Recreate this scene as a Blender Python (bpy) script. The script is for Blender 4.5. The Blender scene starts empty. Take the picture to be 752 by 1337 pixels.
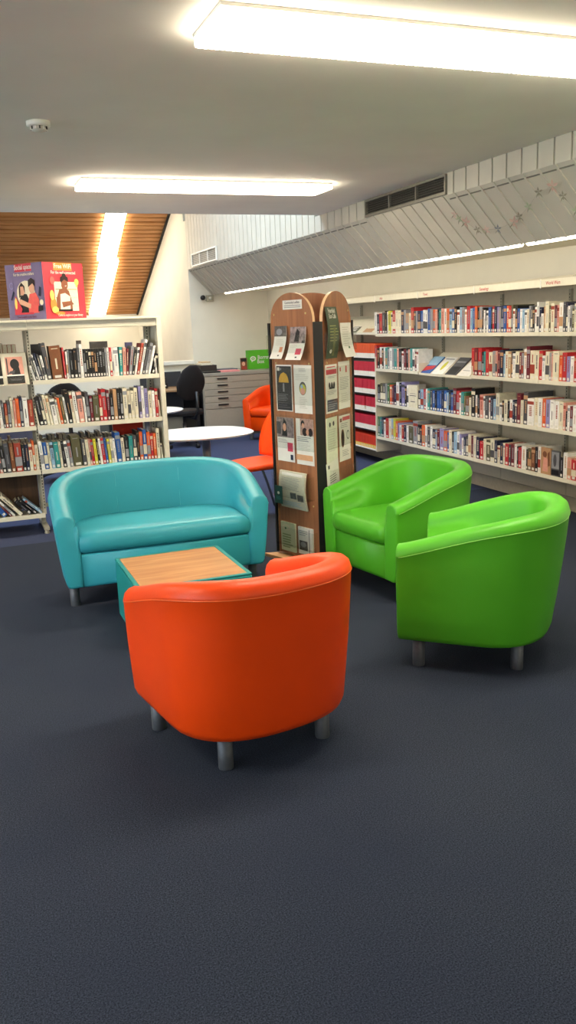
import bpy, bmesh, math, random
from mathutils import Vector, Matrix
random.seed(7)
col = bpy.context.scene.collection
R = math.radians
# ------------------------------------------------------------------ camera
F_PX, PITCH, ROLL, YAW, H = 1103.9, R(12.49), R(-2.242), R(20.89), 1.5
cp, sp, cy, sy = math.cos(PITCH), math.sin(PITCH), math.cos(YAW), math.sin(YAW)
fw = Vector((sy*cp, cy*cp, -sp)); rt0 = Vector((cy, -sy, 0)); up0 = rt0.cross(fw)
cr, sr = math.cos(ROLL), math.sin(ROLL)
RT = cr*rt0 + sr*up0; UP = -sr*rt0 + cr*up0
EYE = Vector((0, 0, H))
def ray(px, py): return fw*F_PX + RT*(px-376) - UP*(py-668.5)
def on_z(px, py, z=0.0):
    d = ray(px, py); return EYE + d*((z-H)/d.z)
def on_x(px, py, x):
    d = ray(px, py); return EYE + d*(x/d.x)
def on_y(px, py, y):
    d = ray(px, py); return EYE + d*(y/d.y)

cam = bpy.data.cameras.new('camera'); camo = bpy.data.objects.new('camera', cam); col.objects.link(camo)
cam.sensor_fit = 'VERTICAL'; cam.sensor_height = 36; cam.lens = F_PX*36/1337
cam.clip_start = .05; cam.clip_end = 200
m = Matrix((RT, UP, -fw)).transposed().to_4x4(); m.translation = EYE
camo.matrix_world = m
sc = bpy.context.scene; sc.camera = camo
sc.view_settings.view_transform = 'Standard'; sc.view_settings.look = 'None'
sc.view_settings.exposure = 0.0; sc.view_settings.gamma = 1; sc.view_settings.use_curve_mapping = False

# ------------------------------------------------------------------ materials
def lin(h):
    h = h.lstrip('#'); c = [int(h[i:i+2], 16)/255 for i in (0, 2, 4)]
    return tuple((x/12.92 if x <= .04045 else ((x+.055)/1.055)**2.4) for x in c) + (1,)
MATS = {}
def mat(key, hexc, rough=.5, metal=0.0, noise=.06, nscale=30, bump=0.0, bscale=200, spec=.5, coat=0, trans=0, alpha=1):
    if key in MATS: return MATS[key]
    M = bpy.data.materials.new(key); M.use_nodes = True; nt = M.node_tree; b = nt.nodes['Principled BSDF']
    c = lin(hexc)
    tc = nt.nodes.new('ShaderNodeTexCoord')
    if noise > 0:
        n = nt.nodes.new('ShaderNodeTexNoise'); n.inputs['Scale'].default_value = nscale; n.inputs['Detail'].default_value = 3
        nt.links.new(tc.outputs['Object'], n.inputs['Vector'])
        r = nt.nodes.new('ShaderNodeValToRGB')
        r.color_ramp.elements[0].position = .3; r.color_ramp.elements[1].position = .7
        r.color_ramp.elements[0].color = tuple(x*(1-noise) for x in c[:3])+(1,)
        r.color_ramp.elements[1].color = tuple(min(1, x*(1+noise)) for x in c[:3])+(1,)
        nt.links.new(n.outputs['Fac'], r.inputs['Fac']); nt.links.new(r.outputs['Color'], b.inputs['Base Color'])
    else:
        b.inputs['Base Color'].default_value = c
    b.inputs['Roughness'].default_value = rough; b.inputs['Metallic'].default_value = metal
    b.inputs['Specular IOR Level'].default_value = spec; b.inputs['Coat Weight'].default_value = coat
    if bump > 0:
        n2 = nt.nodes.new('ShaderNodeTexNoise'); n2.inputs['Scale'].default_value = bscale; n2.inputs['Detail'].default_value = 4
        nt.links.new(tc.outputs['Object'], n2.inputs['Vector'])
        bp = nt.nodes.new('ShaderNodeBump'); bp.inputs['Strength'].default_value = bump; bp.inputs['Distance'].default_value = .01
        nt.links.new(n2.outputs['Fac'], bp.inputs['Height']); nt.links.new(bp.outputs['Normal'], b.inputs['Normal'])
    MATS[key] = M; return M
def emit(key, hexc, strength, base='#f4f1e6'):
    if key in MATS: return MATS[key]
    M = bpy.data.materials.new(key); M.use_nodes = True; b = M.node_tree.nodes['Principled BSDF']
    b.inputs['Base Color'].default_value = lin(base); b.inputs['Emission Color'].default_value = lin(hexc)
    b.inputs['Emission Strength'].default_value = strength; b.inputs['Roughness'].default_value = .4
    MATS[key] = M; return M
def acrylic(key):
    if key in MATS: return MATS[key]
    M = bpy.data.materials.new(key); M.use_nodes = True; nt = M.node_tree
    nt.nodes.remove(nt.nodes['Principled BSDF']); out = nt.nodes['Material Output']
    t = nt.nodes.new('ShaderNodeBsdfTransparent'); t.inputs['Color'].default_value = (.95, .96, .95, 1)
    g = nt.nodes.new('ShaderNodeBsdfGlossy'); g.inputs['Roughness'].default_value = .08
    lw = nt.nodes.new('ShaderNodeLayerWeight'); lw.inputs['Blend'].default_value = .3
    pw = nt.nodes.new('ShaderNodeMath'); pw.operation = 'POWER'; pw.inputs[1].default_value = 4
    nt.links.new(lw.outputs['Facing'], pw.inputs[0])
    f = nt.nodes.new('ShaderNodeMath'); f.operation = 'MULTIPLY_ADD'; f.inputs[1].default_value = .5; f.inputs[2].default_value = .03
    nt.links.new(pw.outputs[0], f.inputs[0])
    mx = nt.nodes.new('ShaderNodeMixShader')
    nt.links.new(f.outputs[0], mx.inputs[0]); nt.links.new(t.outputs[0], mx.inputs[1]); nt.links.new(g.outputs[0], mx.inputs[2])
    nt.links.new(mx.outputs[0], out.inputs['Surface'])
    MATS[key] = M; return M
def wood(key, c1, c2, rough=.4, scale=(1, 12, 12), nsc=2.0, coat=0):
    if key in MATS: return MATS[key]
    M = bpy.data.materials.new(key); M.use_nodes = True; nt = M.node_tree; b = nt.nodes['Principled BSDF']
    tc = nt.nodes.new('ShaderNodeTexCoord'); mp = nt.nodes.new('ShaderNodeMapping'); mp.inputs['Scale'].default_value = scale
    n = nt.nodes.new('ShaderNodeTexNoise'); n.inputs['Scale'].default_value = nsc; n.inputs['Detail'].default_value = 6; n.inputs['Distortion'].default_value = .6
    r = nt.nodes.new('ShaderNodeValToRGB'); r.color_ramp.elements[0].position = .3; r.color_ramp.elements[1].position = .72
    r.color_ramp.elements[0].color = lin(c1); r.color_ramp.elements[1].color = lin(c2)
    nt.links.new(tc.outputs['Object'], mp.inputs[0]); nt.links.new(mp.outputs[0], n.inputs['Vector'])
    nt.links.new(n.outputs['Fac'], r.inputs[0]); nt.links.new(r.outputs[0], b.inputs['Base Color'])
    b.inputs['Roughness'].default_value = rough; b.inputs['Coat Weight'].default_value = coat
    MATS[key] = M; return M
def carpet(key, c1, c2, c3):
    M = bpy.data.materials.new(key); M.use_nodes = True; nt = M.node_tree; b = nt.nodes['Principled BSDF']
    tc = nt.nodes.new('ShaderNodeTexCoord')
    n = nt.nodes.new('ShaderNodeTexNoise'); n.inputs['Scale'].default_value = 230; n.inputs['Detail'].default_value = 6; n.inputs['Roughness'].default_value = .8
    nt.links.new(tc.outputs['Object'], n.inputs['Vector'])
    r = nt.nodes.new('ShaderNodeValToRGB'); r.color_ramp.elements[0].position = .40; r.color_ramp.elements[1].position = .62
    r.color_ramp.elements[0].color = lin(c1); r.color_ramp.elements[1].color = lin(c2)
    nt.links.new(n.outputs['Fac'], r.inputs[0])
    n3 = nt.nodes.new('ShaderNodeTexNoise'); n3.inputs['Scale'].default_value = 1.6; n3.inputs['Detail'].default_value = 5
    nt.links.new(tc.outputs['Object'], n3.inputs['Vector'])
    mr = nt.nodes.new('ShaderNodeMapRange'); mr.inputs['From Min'].default_value = .35; mr.inputs['From Max'].default_value = .7
    nt.links.new(n3.outputs['Fac'], mr.inputs['Value'])
    mx = nt.nodes.new('ShaderNodeMixRGB'); mx.inputs['Color2'].default_value = lin(c3)
    ml = nt.nodes.new('ShaderNodeMath'); ml.operation = 'MULTIPLY'; ml.inputs[1].default_value = .35
    nt.links.new(mr.outputs[0], ml.inputs[0]); nt.links.new(ml.outputs[0], mx.inputs['Fac'])
    nt.links.new(r.outputs[0], mx.inputs['Color1']); nt.links.new(mx.outputs[0], b.inputs['Base Color'])
    b.inputs['Roughness'].default_value = .95; b.inputs['Specular IOR Level'].default_value = .15
    n2 = nt.nodes.new('ShaderNodeTexNoise'); n2.inputs['Scale'].default_value = 420; n2.inputs['Detail'].default_value = 2
    nt.links.new(tc.outputs['Object'], n2.inputs['Vector'])
    bp = nt.nodes.new('ShaderNodeBump'); bp.inputs['Strength'].default_value = .4; bp.inputs['Distance'].default_value = .004
    nt.links.new(n2.outputs['Fac'], bp.inputs['Height']); nt.links.new(bp.outputs['Normal'], b.inputs['Normal'])
    return M

# ------------------------------------------------------------------ mesh helpers
class MB:
    """collects shapes with several materials, then builds one mesh object"""
    def __init__(s): s.v = []; s.f = []; s.mi = []; s.m = []; s.sm = []
    def mid(s, m):
        if m not in s.m: s.m.append(m)
        return s.m.index(m)
    def add(s, vs, fs, m, smooth=False, M=None):
        o = len(s.v)
        s.v += [tuple(M @ Vector(v)) if M else tuple(v) for v in vs]
        k = s.mid(m)
        for f in fs: s.f.append([o+i for i in f]); s.mi.append(k); s.sm.append(smooth)
        return s
    def box(s, a, b, m, M=None):
        x0, y0, z0 = [min(p, q) for p, q in zip(a, b)]; x1, y1, z1 = [max(p, q) for p, q in zip(a, b)]
        vs = [(x0,y0,z0),(x1,y0,z0),(x1,y1,z0),(x0,y1,z0),(x0,y0,z1),(x1,y0,z1),(x1,y1,z1),(x0,y1,z1)]
        fs = [(3,2,1,0),(4,5,6,7),(0,1,5,4),(1,2,6,5),(2,3,7,6),(3,0,4,7)]
        return s.add(vs, fs, m, False, M)
    def tube(s, pts, r, m, n=10, M=None, cap=True):
        pts = [Vector(p) for p in pts]; rs = r if isinstance(r, (list, tuple)) else [r]*len(pts)
        vs = []; fs = []
        for i, p in enumerate(pts):
            t = (pts[min(i+1, len(pts)-1)]-pts[max(i-1, 0)]).normalized()
            a = Vector((0, 0, 1)) if abs(t.z) < .9 else Vector((1, 0, 0))
            u = t.cross(a).normalized(); w = t.cross(u)
            for k in range(n):
                th = 2*math.pi*k/n; vs.append(p+(u*math.cos(th)+w*math.sin(th))*rs[i])
        for i in range(len(pts)-1):
            for k in range(n):
                a0 = i*n+k; b0 = i*n+(k+1) % n; fs.append((a0, b0, b0+n, a0+n))
        s.add(vs, fs, m, True, M)
        if cap:
            s.add(vs[:n], [tuple(range(n))], m, False, M); s.add(vs[-n:], [tuple(reversed(range(n)))], m, False, M)
        return s
    def prism(s, poly, z0, z1, m, M=None, smooth=False):
        n = len(poly); vs = [(x, y, z0) for x, y in poly]+[(x, y, z1) for x, y in poly]
        s.add(vs, [(i, (i+1) % n, (i+1) % n+n, i+n) for i in range(n)], m, smooth, M)
        s.add(vs[:n], [tuple(reversed(range(n)))], m, False, M); s.add(vs[n:], [tuple(range(n))], m, False, M)
        return s
    def rings(s, rings, m, M=None, closed=True, cap0=False, cap1=False, smooth=True):
        n = len(rings[0]); vs = [p for r in rings for p in r]; fs = []
        for i in range(len(rings)-1):
            for k in range(n if closed else n-1):
                a = i*n+k; b = i*n+(k+1) % n; fs.append((a, b, b+n, a+n))
        s.add(vs, fs, m, smooth, M)
        if cap0: s.add(rings[0], [tuple(reversed(range(n)))], m, smooth, M)
        if cap1: s.add(rings[-1], [tuple(range(n))], m, smooth, M)
        return s
    def mesh(s, name, weld=True):
        me = bpy.data.meshes.new(name); me.from_pydata(s.v, [], s.f)
        for mm in s.m: me.materials.append(mm)
        me.polygons.foreach_set('material_index', s.mi); me.polygons.foreach_set('use_smooth', s.sm)
        if weld:
            bm = bmesh.new(); bm.from_mesh(me); bmesh.ops.remove_doubles(bm, verts=bm.verts, dist=1e-5)
            bmesh.ops.recalc_face_normals(bm, faces=bm.faces); bm.to_mesh(me); bm.free()
        me.update(); return me
    def build(s, name, parent=None, loc=None, rot=None, weld=True, bevel=0, seg=2, sharp=None):
        o = bpy.data.objects.new(name, s.mesh(name, weld)); col.objects.link(o)
        if loc is not None: o.location = loc
        if rot is not None: o.rotation_euler = rot
        if parent is not None: o.parent = parent
        if bevel:
            b = o.modifiers.new('bevel', 'BEVEL'); b.width = bevel; b.segments = seg; b.limit_method = 'ANGLE'; b.angle_limit = R(40)
        return o
def tag(o, label, cat, group=None):
    o['label'] = label; o['category'] = cat
    if group: o['group'] = group
    return o
def struct(o, label=None):
    o['kind'] = 'structure'
    if label: o['label'] = label
    return o
def empty(name, loc, rz=0):
    o = bpy.data.objects.new(name, None); col.objects.link(o); o.location = loc; o.rotation_euler = (0, 0, rz)
    o.empty_display_size = .1; return o
TXT = {}
def text_geo(t, bold=False):
    """unit-height outline of a text as vertices and faces in x,z"""
    if t in TXT: return TXT[t]
    c = bpy.data.curves.new('t', 'FONT'); c.body = t; c.size = 1; c.align_x = 'CENTER'; c.resolution_u = 2
    if bold: c.offset = .018
    o = bpy.data.objects.new('t', c); me = bpy.data.meshes.new_from_object(o)
    vs = [(v.co.x, v.co.y) for v in me.vertices]; fs = [tuple(p.vertices) for p in me.polygons]
    bpy.data.objects.remove(o); bpy.data.curves.remove(c); bpy.data.meshes.remove(me)
    TXT[t] = (vs, fs); return TXT[t]
class Card:
    """a printed sheet in the x-z plane facing -y, with its own thickness; bend(x,z)->y offset"""
    def __init__(s, w, h, base, t=.002, bend=None, nv=1):
        s.mb = MB(); s.w = w; s.h = h; s.t = t; s.bend = bend or (lambda x, z: 0); s.nv = nv; s.k = 0
        s.base = base
        n = nv; 
        for i in range(n):
            z0, z1 = h*i/n, h*(i+1)/n; b0, b1 = s.bend(0, z0), s.bend(0, z1)
            vs = [(0,b0,z0),(w,b0,z0),(w,b1,z1),(0,b1,z1),(0,b0+t,z0),(w,b0+t,z0),(w,b1+t,z1),(0,b1+t,z1)]
            fs = [(0,1,2,3),(7,6,5,4),(1,5,6,2),(4,0,3,7)]
            if i == 0: fs.append((0,4,5,1))
            if i == n-1: fs.append((3,2,6,7))
            s.mb.add(vs, fs, base)
    def _p(s, x, z): return (x*s.w, s.bend(0, z*s.h)-.0004*s.k-.0003, z*s.h)
    def r(s, x0, z0, x1, z1, m):
        s.k += 1; n = s.nv if s.nv > 1 else 1
        for i in range(n):
            a = z0+(z1-z0)*i/n; b = z0+(z1-z0)*(i+1)/n
            s.mb.add([s._p(x0,a), s._p(x1,a), s._p(x1,b), s._p(x0,b)], [(0,1,2,3)], m)
        return s
    def e(s, cx, cz, rx, rz, m, n=20):
        s.k += 1
        s.mb.add([s._p(cx+rx*math.cos(2*math.pi*i/n), cz+rz*math.sin(2*math.pi*i/n)) for i in range(n)], [tuple(range(n))], m); return s
    def p(s, pts, m):
        s.k += 1; s.mb.add([s._p(*q) for q in pts], [tuple(range(len(pts)))], m); return s
    def t_(s, text, cx, cz, size, m, sx=1.0, bold=True):
        s.k += 1; vs, fs = text_geo(text, bold)
        s.mb.add([s._p(cx+v[0]*size*sx/s.w, cz+v[1]*size/s.h) for v in vs], fs, m); return s
    def lines(s, x0, x1, z0, z1, n, m, th=.35, rag=True):
        for i in range(n):
            z = z1-(z1-z0)*(i+.5)/n; hh = (z1-z0)/n*th/2
            s.r(x0, z-hh, x1-((x1-x0)*random.random()*.3 if rag else 0), z+hh, m); s.k -= 1
        s.k += 1; return s
    def build(s, name, parent=None, M=None):
        o = s.mb.build(name, weld=False)
        if M is not None: o.matrix_world = M
        if parent is not None: o.parent = parent
        return o

# palette
wall_m = mat('white_wall_paint', '#e9e4d4', .8, noise=.03, nscale=3, bump=.05, bscale=90)
ceil_m = mat('ceiling_paint', '#f3f0e6', .85, noise=.03, nscale=2)
board_m = mat('white_painted_boards', '#c9c5b7', .55, noise=.05, nscale=4)
groove_m = mat('board_groove', '#6f6c62', .8)
shelf_m = mat('cream_enamel_metal', '#ded9c6', .4, noise=.03)
shelf_d = mat('slotted_upright_metal', '#a8a493', .45, noise=.05)
hole_shade_m = mat('dark_slot', '#3a3832', .7)
black_m = mat('black_plastic', '#121214', .45, noise=.1)
blackfab = mat('black_fabric', '#1a1719', .95, noise=.15, nscale=120, bump=.3, bscale=500)
steel = mat('brushed_steel', '#8d9096', .35, .9, noise=.08, nscale=60)
darksteel = mat('dark_grey_leg_metal', '#5a5f67', .5, .5, noise=.08, nscale=60)
white_lam = mat('white_laminate', '#f3f1ea', .25, noise=.02)
paper = mat('white_paper', '#e8e6df', .7, noise=.02)
cream_paper = mat('cream_paper', '#e3dcc6', .75, noise=.03)
page_m = mat('book_pages', '#cfc6ae', .85, noise=.12, nscale=150)

# ------------------------------------------------------------------ room shell
ZC, XT, XB, ZB, YW, XW = 2.474, 3.30, 3.64, 1.968, 12.3, 4.50
Y0 = -4.0; YE = 7.53; XL = -5.0
YFAR = 16.08
def slab(name, a, b, m, label=None):
    o = MB().box(a, b, m).build(name); return struct(o, label)
YC = 6.31
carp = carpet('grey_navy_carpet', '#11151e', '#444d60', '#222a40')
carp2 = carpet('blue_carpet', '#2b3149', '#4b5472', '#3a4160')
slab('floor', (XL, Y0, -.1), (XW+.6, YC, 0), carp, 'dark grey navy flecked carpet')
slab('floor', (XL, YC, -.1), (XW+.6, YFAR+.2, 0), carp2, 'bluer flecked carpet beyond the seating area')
slab('ceiling', (XL, Y0, ZC), (XT, YE, ZC+.25), ceil_m, 'flat plastered ceiling')
slab('wall_right', (XW, Y0, 0), (XW+.12, YW, 3.0), wall_m, 'white wall behind the long shelving')
slab('wall_back', (XT, YW, 0), (XW+.12, YW+.12, 3.0), wall_m, 'white wall behind the plan chest')
slab('wall_far', (XL, YFAR, 0), (XT+.1, YFAR+.12, 2.2), wall_m, 'bright white wall at the foot of the timber roof')
slab('wall_side', (XT, YW+.12, 0), (XT+.1, YFAR, 6.4), wall_m, 'white return wall below the timber roof')
mb = MB(); ADDED_WINDOWS = [(-2.6, -.6), (.2, 2.2), (3.0, 5.0)]  # openings for unseen windows added to brighten the room
mb.box((XL-.12, Y0, 0), (XL, YFAR, .9), wall_m); mb.box((XL-.12, Y0, 2.2), (XL, YFAR, 6.4), wall_m)
yy = Y0
for a, b in ADDED_WINDOWS+[(YFAR, YFAR)]:
    mb.box((XL-.12, yy, .9), (XL, a, 2.2), wall_m); yy = b
struct(mb.build('wall_left', weld=False))
for i, (a, b) in enumerate(ADDED_WINDOWS):
    mb = MB()
    for (p, q) in (((a, .9), (b, .95)), ((a, 2.15), (b, 2.2)), ((a, .95), (a+.05, 2.15)), ((b-.05, .95), (b, 2.15)), (((a+b)/2-.025, .95), ((a+b)/2+.025, 2.15))):
        mb.box((XL-.08, p[0], p[1]), (XL-.03, q[0], q[1]), white_lam)
    wfr = struct(mb.build('window_%d' % (i+2), weld=False))  # frame of an added, unseen window
    MB().box((XL-.06, a+.051, .951), (XL-.055, b-.051, 2.149), acrylic('clear_glass')).build('glass', wfr)
    l_ = bpy.data.lights.new('window_daylight', 'AREA'); l_.shape = 'RECTANGLE'; l_.size = 1.2; l_.size_y = 1.9; l_.energy = 75; l_.color = (.86, .93, 1)  # fill lamp added behind each added window
    lo_ = bpy.data.objects.new('window_daylight', l_); col.objects.link(lo_); lo_.matrix_world = Matrix.Translation((XL-.10, (a+b)/2, 1.55)) @ Matrix.Rotation(R(-90), 4, 'Y')
slab('wall_rear', (XL, Y0-.12, 0), (XW+.12, Y0, 3.0), wall_m)
slab('wall_partition', (1.0, YW, 0), (XT-.004, YW+.10, .99), wall_m, 'low white partition with ledge')
slab('trim_1', (1.0, YW-.05, .99), (XT-.004, YW+.15, 1.04), mat('ledge_paint', '#f1eee2', .4, noise=.02), 'white ledge capping the low partition')
# board wall above the sloping panel, real boards with open joints
def boards(name, fn, ya, yb, step, label):
    mb = MB(); y = ya
    while y < yb-.01:
        fn(mb, y+.006, min(y+step-.006, yb)); y += step
    o = mb.build(name); struct(o, label); return o
def strip_board(mb, a, b): mb.box((XT, a, 2.33), (XT+.02, b, ZC-.001 if b < YE+.2 else 6.2), board_m)
V0, V1 = 5.33, 6.58
mb = MB(); y = -3.9
while y < YW-.01:
    a, b = y+.007, min(y+.143, YW)
    if not (a < V1 and b > V0): strip_board(mb, a, b)
    else:
        if a < V0: strip_board(mb, a, V0)
        if b > V1: strip_board(mb, V1, b)
    y += .15
mb.box((XT+.021, -3.95, 2.30), (XT+.05, V0, ZC+.2), groove_m)
mb.box((XT+.021, V1, 2.30), (XT+.05, YE, ZC+.2), groove_m)
mb.box((XT+.021, YE, 2.30), (XT+.05, YW+.1, 6.3), groove_m)
struct(mb.build('wall_boards'), 'white vertical boarding above the sloping panel')
# sloping boarded panel
mb = MB(); y = -3.9
dx, dz = XB-XT, ZB-2.33; L = math.hypot(dx, dz); nx, nz = -dz/L, dx/L   # outward up-right
while y < YW-.01:
    a, b = y+.004, min(y+.142, YW-.002)
    p = [(XT, 2.33), (XB, ZB), (XB+.016*nx, ZB+.016*nz), (XT+.016*nx, 2.33+.016*nz)]
    vs = [(q[0], a, q[1]) for q in p]+[(q[0], b, q[1]) for q in p]
    mb.add(vs, [(0,1,2,3),(7,6,5,4),(0,4,5,1),(1,5,6,2),(2,6,7,3),(3,7,4,0)], board_m)
    # raised cover rib at each joint
    q = [(XT-.008*nx, 2.33-.008*nz), (XB-.008*nx, ZB-.008*nz), (XB, ZB), (XT, 2.33)]
    vs = [(k[0], b-.014, k[1]) for k in q]+[(k[0], b+.002, k[1]) for k in q]
    mb.add(vs, [(0,1,2,3),(7,6,5,4),(0,4,5,1),(1,5,6,2),(2,6,7,3),(3,7,4,0)], board_m)
    y += .15
p = [(XT+.018*nx, 2.33+.018*nz), (XB+.018*nx, ZB+.018*nz), (XB+.03*nx, ZB+.03*nz), (XT+.03*nx, 2.33+.03*nz)]
vs = [(q[0], -3.95, q[1]) for q in p]+[(q[0], YW-.002, q[1]) for q in p]
mb.add(vs, [(0,1,2,3),(7,6,5,4),(0,4,5,1),(1,5,6,2),(2,6,7,3),(3,7,4,0)], groove_m)
struct(mb.build('wall_sloping_panel'), 'white diagonal boarded panel sloping down to the light slot')
# soffit behind the slot, with a gap in which the tubes sit
slab('ceiling', (XB+.15, -3.95, 2.005), (XW, YW, 2.03), wall_m, 'low soffit over the wall shelving')
slab('trim_2', (XB+.15, -3.95, 2.03), (XB+.165, YW, 2.30), wall_m)
slab('ceiling', (XT+.05, -3.95, 2.475), (XW, YW, 2.5), wall_m)

# roof with timber slats
sl = (1.8-3.187)/(16.08-13.2)
def roofz(y): return 3.187+sl*(y-13.2)
ang = math.atan(sl)
slat = wood('pine_slats', '#b06f36', '#dfa468', .5, (.6, 14, 14), 2.5)
slatd = mat('dark_slat_gap', '#2c170b', .9)
SK = (YE+.7, YE+2.6, -.5, XT-.15)      # skylight opening: y0,y1,x0,x1
Mr = Matrix.Translation((0, 13.2, 3.187)) @ Matrix.Rotation(ang, 4, 'X')
Lr = lambda y: (y-13.2)/math.cos(ang)
mb = MB(); t = Lr(YE-.1); t1 = Lr(YFAR-.005); pitch = .108
while t < t1:
    a, b = t+.014, min(t+pitch-.014, t1)
    s0, s1 = Lr(SK[0]), Lr(SK[1])
    if b > s0 and a < s1:
        mb.box((XL, a, 0), (SK[2], b, .03), slat, Mr); mb.box((SK[3], a, 0), (XT-.01, b, .03), slat, Mr)
    else: mb.box((XL, a, 0), (XT-.01, b, .03), slat, Mr)
    t += pitch
for (ya, yb, xa, xb) in ((YE-.1, SK[0], XL, XT), (SK[1], YFAR, XL, XT), (SK[0], SK[1], XL, SK[2]), (SK[0], SK[1], SK[3], XT)):
    mb.box((xa, Lr(ya), .031), (xb, Lr(yb), .05), slatd, Mr)
struct(mb.build('ceiling'), 'timber slatted roof slope')
mb = MB()
for t in (Lr(SK[0]), Lr(SK[1])-.06): mb.box((SK[2], t, -.02), (SK[3], t+.06, .08), white_lam, Mr)
for x in (SK[2], (SK[2]+SK[3])/2-.03, SK[3]-.06): mb.box((x, Lr(SK[0])+.06, -.02), (x+.06, Lr(SK[1])-.06, .08), white_lam, Mr)
sky = struct(mb.build('window_1'), 'roof window over the far end')
MB().box((SK[2]+.06, Lr(SK[0])+.06, .05), (SK[3]-.06, Lr(SK[1])-.06, .056), acrylic('clear_glass'), Mr).build('glass', sky)
slab('wall_upper', (XL, YE-.14, ZC+.25), (XT+.05, YE-.04, roofz(YE)+.3), wall_m)
mb = MB().box((XT-.02, YW+.12, 0), (XT, YFAR, .09), white_lam)
struct(mb.build('baseboard_side'))
# dark moulding where the timber meets the return wall
mb = MB().box((XT-.03, Lr(YE), -.03), (XT, Lr(YFAR)-.02, -.001), mat('dark_edge_bead', '#2b2620', .6), Mr)
struct(mb.build('trim_3'))

# ------------------------------------------------------------------ ceiling luminaires
tube_e = emit('lit_prismatic_diffuser', '#fff0d6', 26)
lampwhite = mat('lamp_housing_white', '#efece2', .4, noise=.02)
def luminaire(x0, x1, y0, y1, z1, z0, label, M=None, em=None):
    if M is None: M = Matrix.Identity(4)
    cx, cyy = (x0+x1)/2, (y0+y1)/2
    r = empty('ceiling_light', (0, 0, 0)); r.matrix_world = M @ Matrix.Translation((cx, cyy, z1))
    a, b = (x1-x0)/2, (y1-y0)/2; h = z1-z0
    f = MB(); f.box((-a, -b, -.012), (a, b, 0), lampwhite)
    f.build('housing', r)
    # prismatic diffuser: ribbed edges along the ends
    d = MB(); d.box((-a+.003, -b+.004, -h+.002), (a-.003, b-.004, -.0125), em or tube_e)
    for k in range(int(2*a/.02)):
        x = -a+.015+k*.02
        if x+.01 < a-.013: d.box((x, -b+.003, -h), (x+.01, b-.003, -h+.0019), em or tube_e)
    d.build('diffuser', r)
    tag(r, label, 'light', 'fluorescent ceiling lights'); return r
luminaire(.885, 3.05, 2.725, 3.045, ZC, 2.432, 'large rectangular fluorescent ceiling light nearest the camera, at the top')
luminaire(.895, 2.66, 5.82, 6.145, ZC, 2.432, 'rectangular fluorescent light on the flat ceiling before the timber roof')
for k in range(1):   # unseen light added behind the camera to lift the room's brightness
    luminaire(.885, 2.65, -2.6, -2.28, ZC, 2.432, 'fluorescent ceiling light behind the camera')
luminaire(-2.6, -.9, 2.725, 3.045, ZC, 2.432, 'fluorescent ceiling light left of the camera, near row')  # this and the next: unseen lights added for overall brightness
luminaire(-2.6, -.9, 5.82, 6.145, ZC, 2.432, 'fluorescent ceiling light left of the camera, far row')
# slope lights
def slope_lamp(xc, ya, yb, label):
    t0, t1 = Lr(ya), Lr(yb)
    r = empty('ceiling_light', (0, 0, 0)); r.matrix_world = Mr @ Matrix.Translation((xc, (t0+t1)/2, -.001))
    b = (t1-t0)/2; a = .15
    MB().box((-a, -b, -.012), (a, b, 0), lampwhite).build('housing', r)
    MB().box((-a+.004, -b+.004, -.05), (a-.004, b-.004, -.013), emit('lit_slope_diffuser', '#fff0d6', 19)).build('diffuser', r)
    tag(r, label, 'light', 'fluorescent ceiling lights')
slope_lamp(2.48, 12.55, 14.28, 'long light fitting on the timber roof slope, upper of the two')
slope_lamp(2.535, 14.30, 15.97, 'long light fitting on the timber roof slope, lower of the two, by the poster box')
# slot tubes
slot_e = emit('lit_slot_tube', '#fff3dc', 12)
for k in range(9):
    y0 = -3.6+k*1.72
    r = empty('slot_light', (XB+.06, y0+.85, 1.978))
    MB().box((-.03, -.84, .02), (.0895, .84, .05), lampwhite).build('housing', r)
    for yy in (-.6, .6): MB().box((-.004, yy-.01, .0505), (.004, yy+.01, .484), darksteel).build('hanger', r)
    MB().tube([(0, -.82, 0), (0, .82, 0)], .021, slot_e, 12).build('tube', r)
    tag(r, 'fluorescent tube in the slot below the sloping panel', 'light', 'tubes in the light slot')

# ------------------------------------------------------------------ vents
alum = mat('grey_aluminium', '#8b887c', .45, .3, noise=.05)
def vent(y0, y1, z0, z1, nb, label, fm=alum):
    r = empty('air_vent', (XT, (y0+y1)/2, z0)); h = z1-z0; w = (y1-y0)/2
    f = MB(); t = .018
    f.box((-.014, -w, 0), (.01, w, t), fm); f.box((-.014, -w, h-t), (.01, w, h), fm)
    f.box((-.014, -w, t), (.01, -w+t, h-t), fm); f.box((-.014, w-t, t), (.01, w, h-t), fm)
    f.build('frame', r)
    f = MB()
    for i in range(1, nb): yy = -w+2*w*i/nb; MB().box((-.012, yy-.008, t+.001), (.01, yy+.008, h-t-.001), fm).build('mullion', r)
    MB().box((.012, -w+.002, .002), (.018, w-.002, h-.002), hole_shade_m).build('backing', r)
    f = MB(); n = 6
    for i in range(n):
        z = t+(h-2*t)*(i+.5)/n
        vs = [(-.006, -w+t, z-.006), (.009, -w+t, z+.004), (.009, -w+t, z+.007), (-.006, -w+t, z-.003)]
        vs += [(a, w-t, c) for a, b, c in vs]
        f.add(vs, [(0,1,2,3),(7,6,5,4),(0,4,5,1),(1,5,6,2),(2,6,7,3),(3,7,4,0)], mat('louvre_grey', '#5d5b54', .5, .3))
    f.build('louvre', r); tag(r, label, 'vent')
vent(V0+.003, V1-.003, 2.335, 2.47, 3, 'long grey louvred air vent set between the boards under the ceiling')
vent(10.84, 12.04, 2.345, 2.52, 3, 'short air vent low on the boarding above the plan chest', lampwhite)

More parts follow.
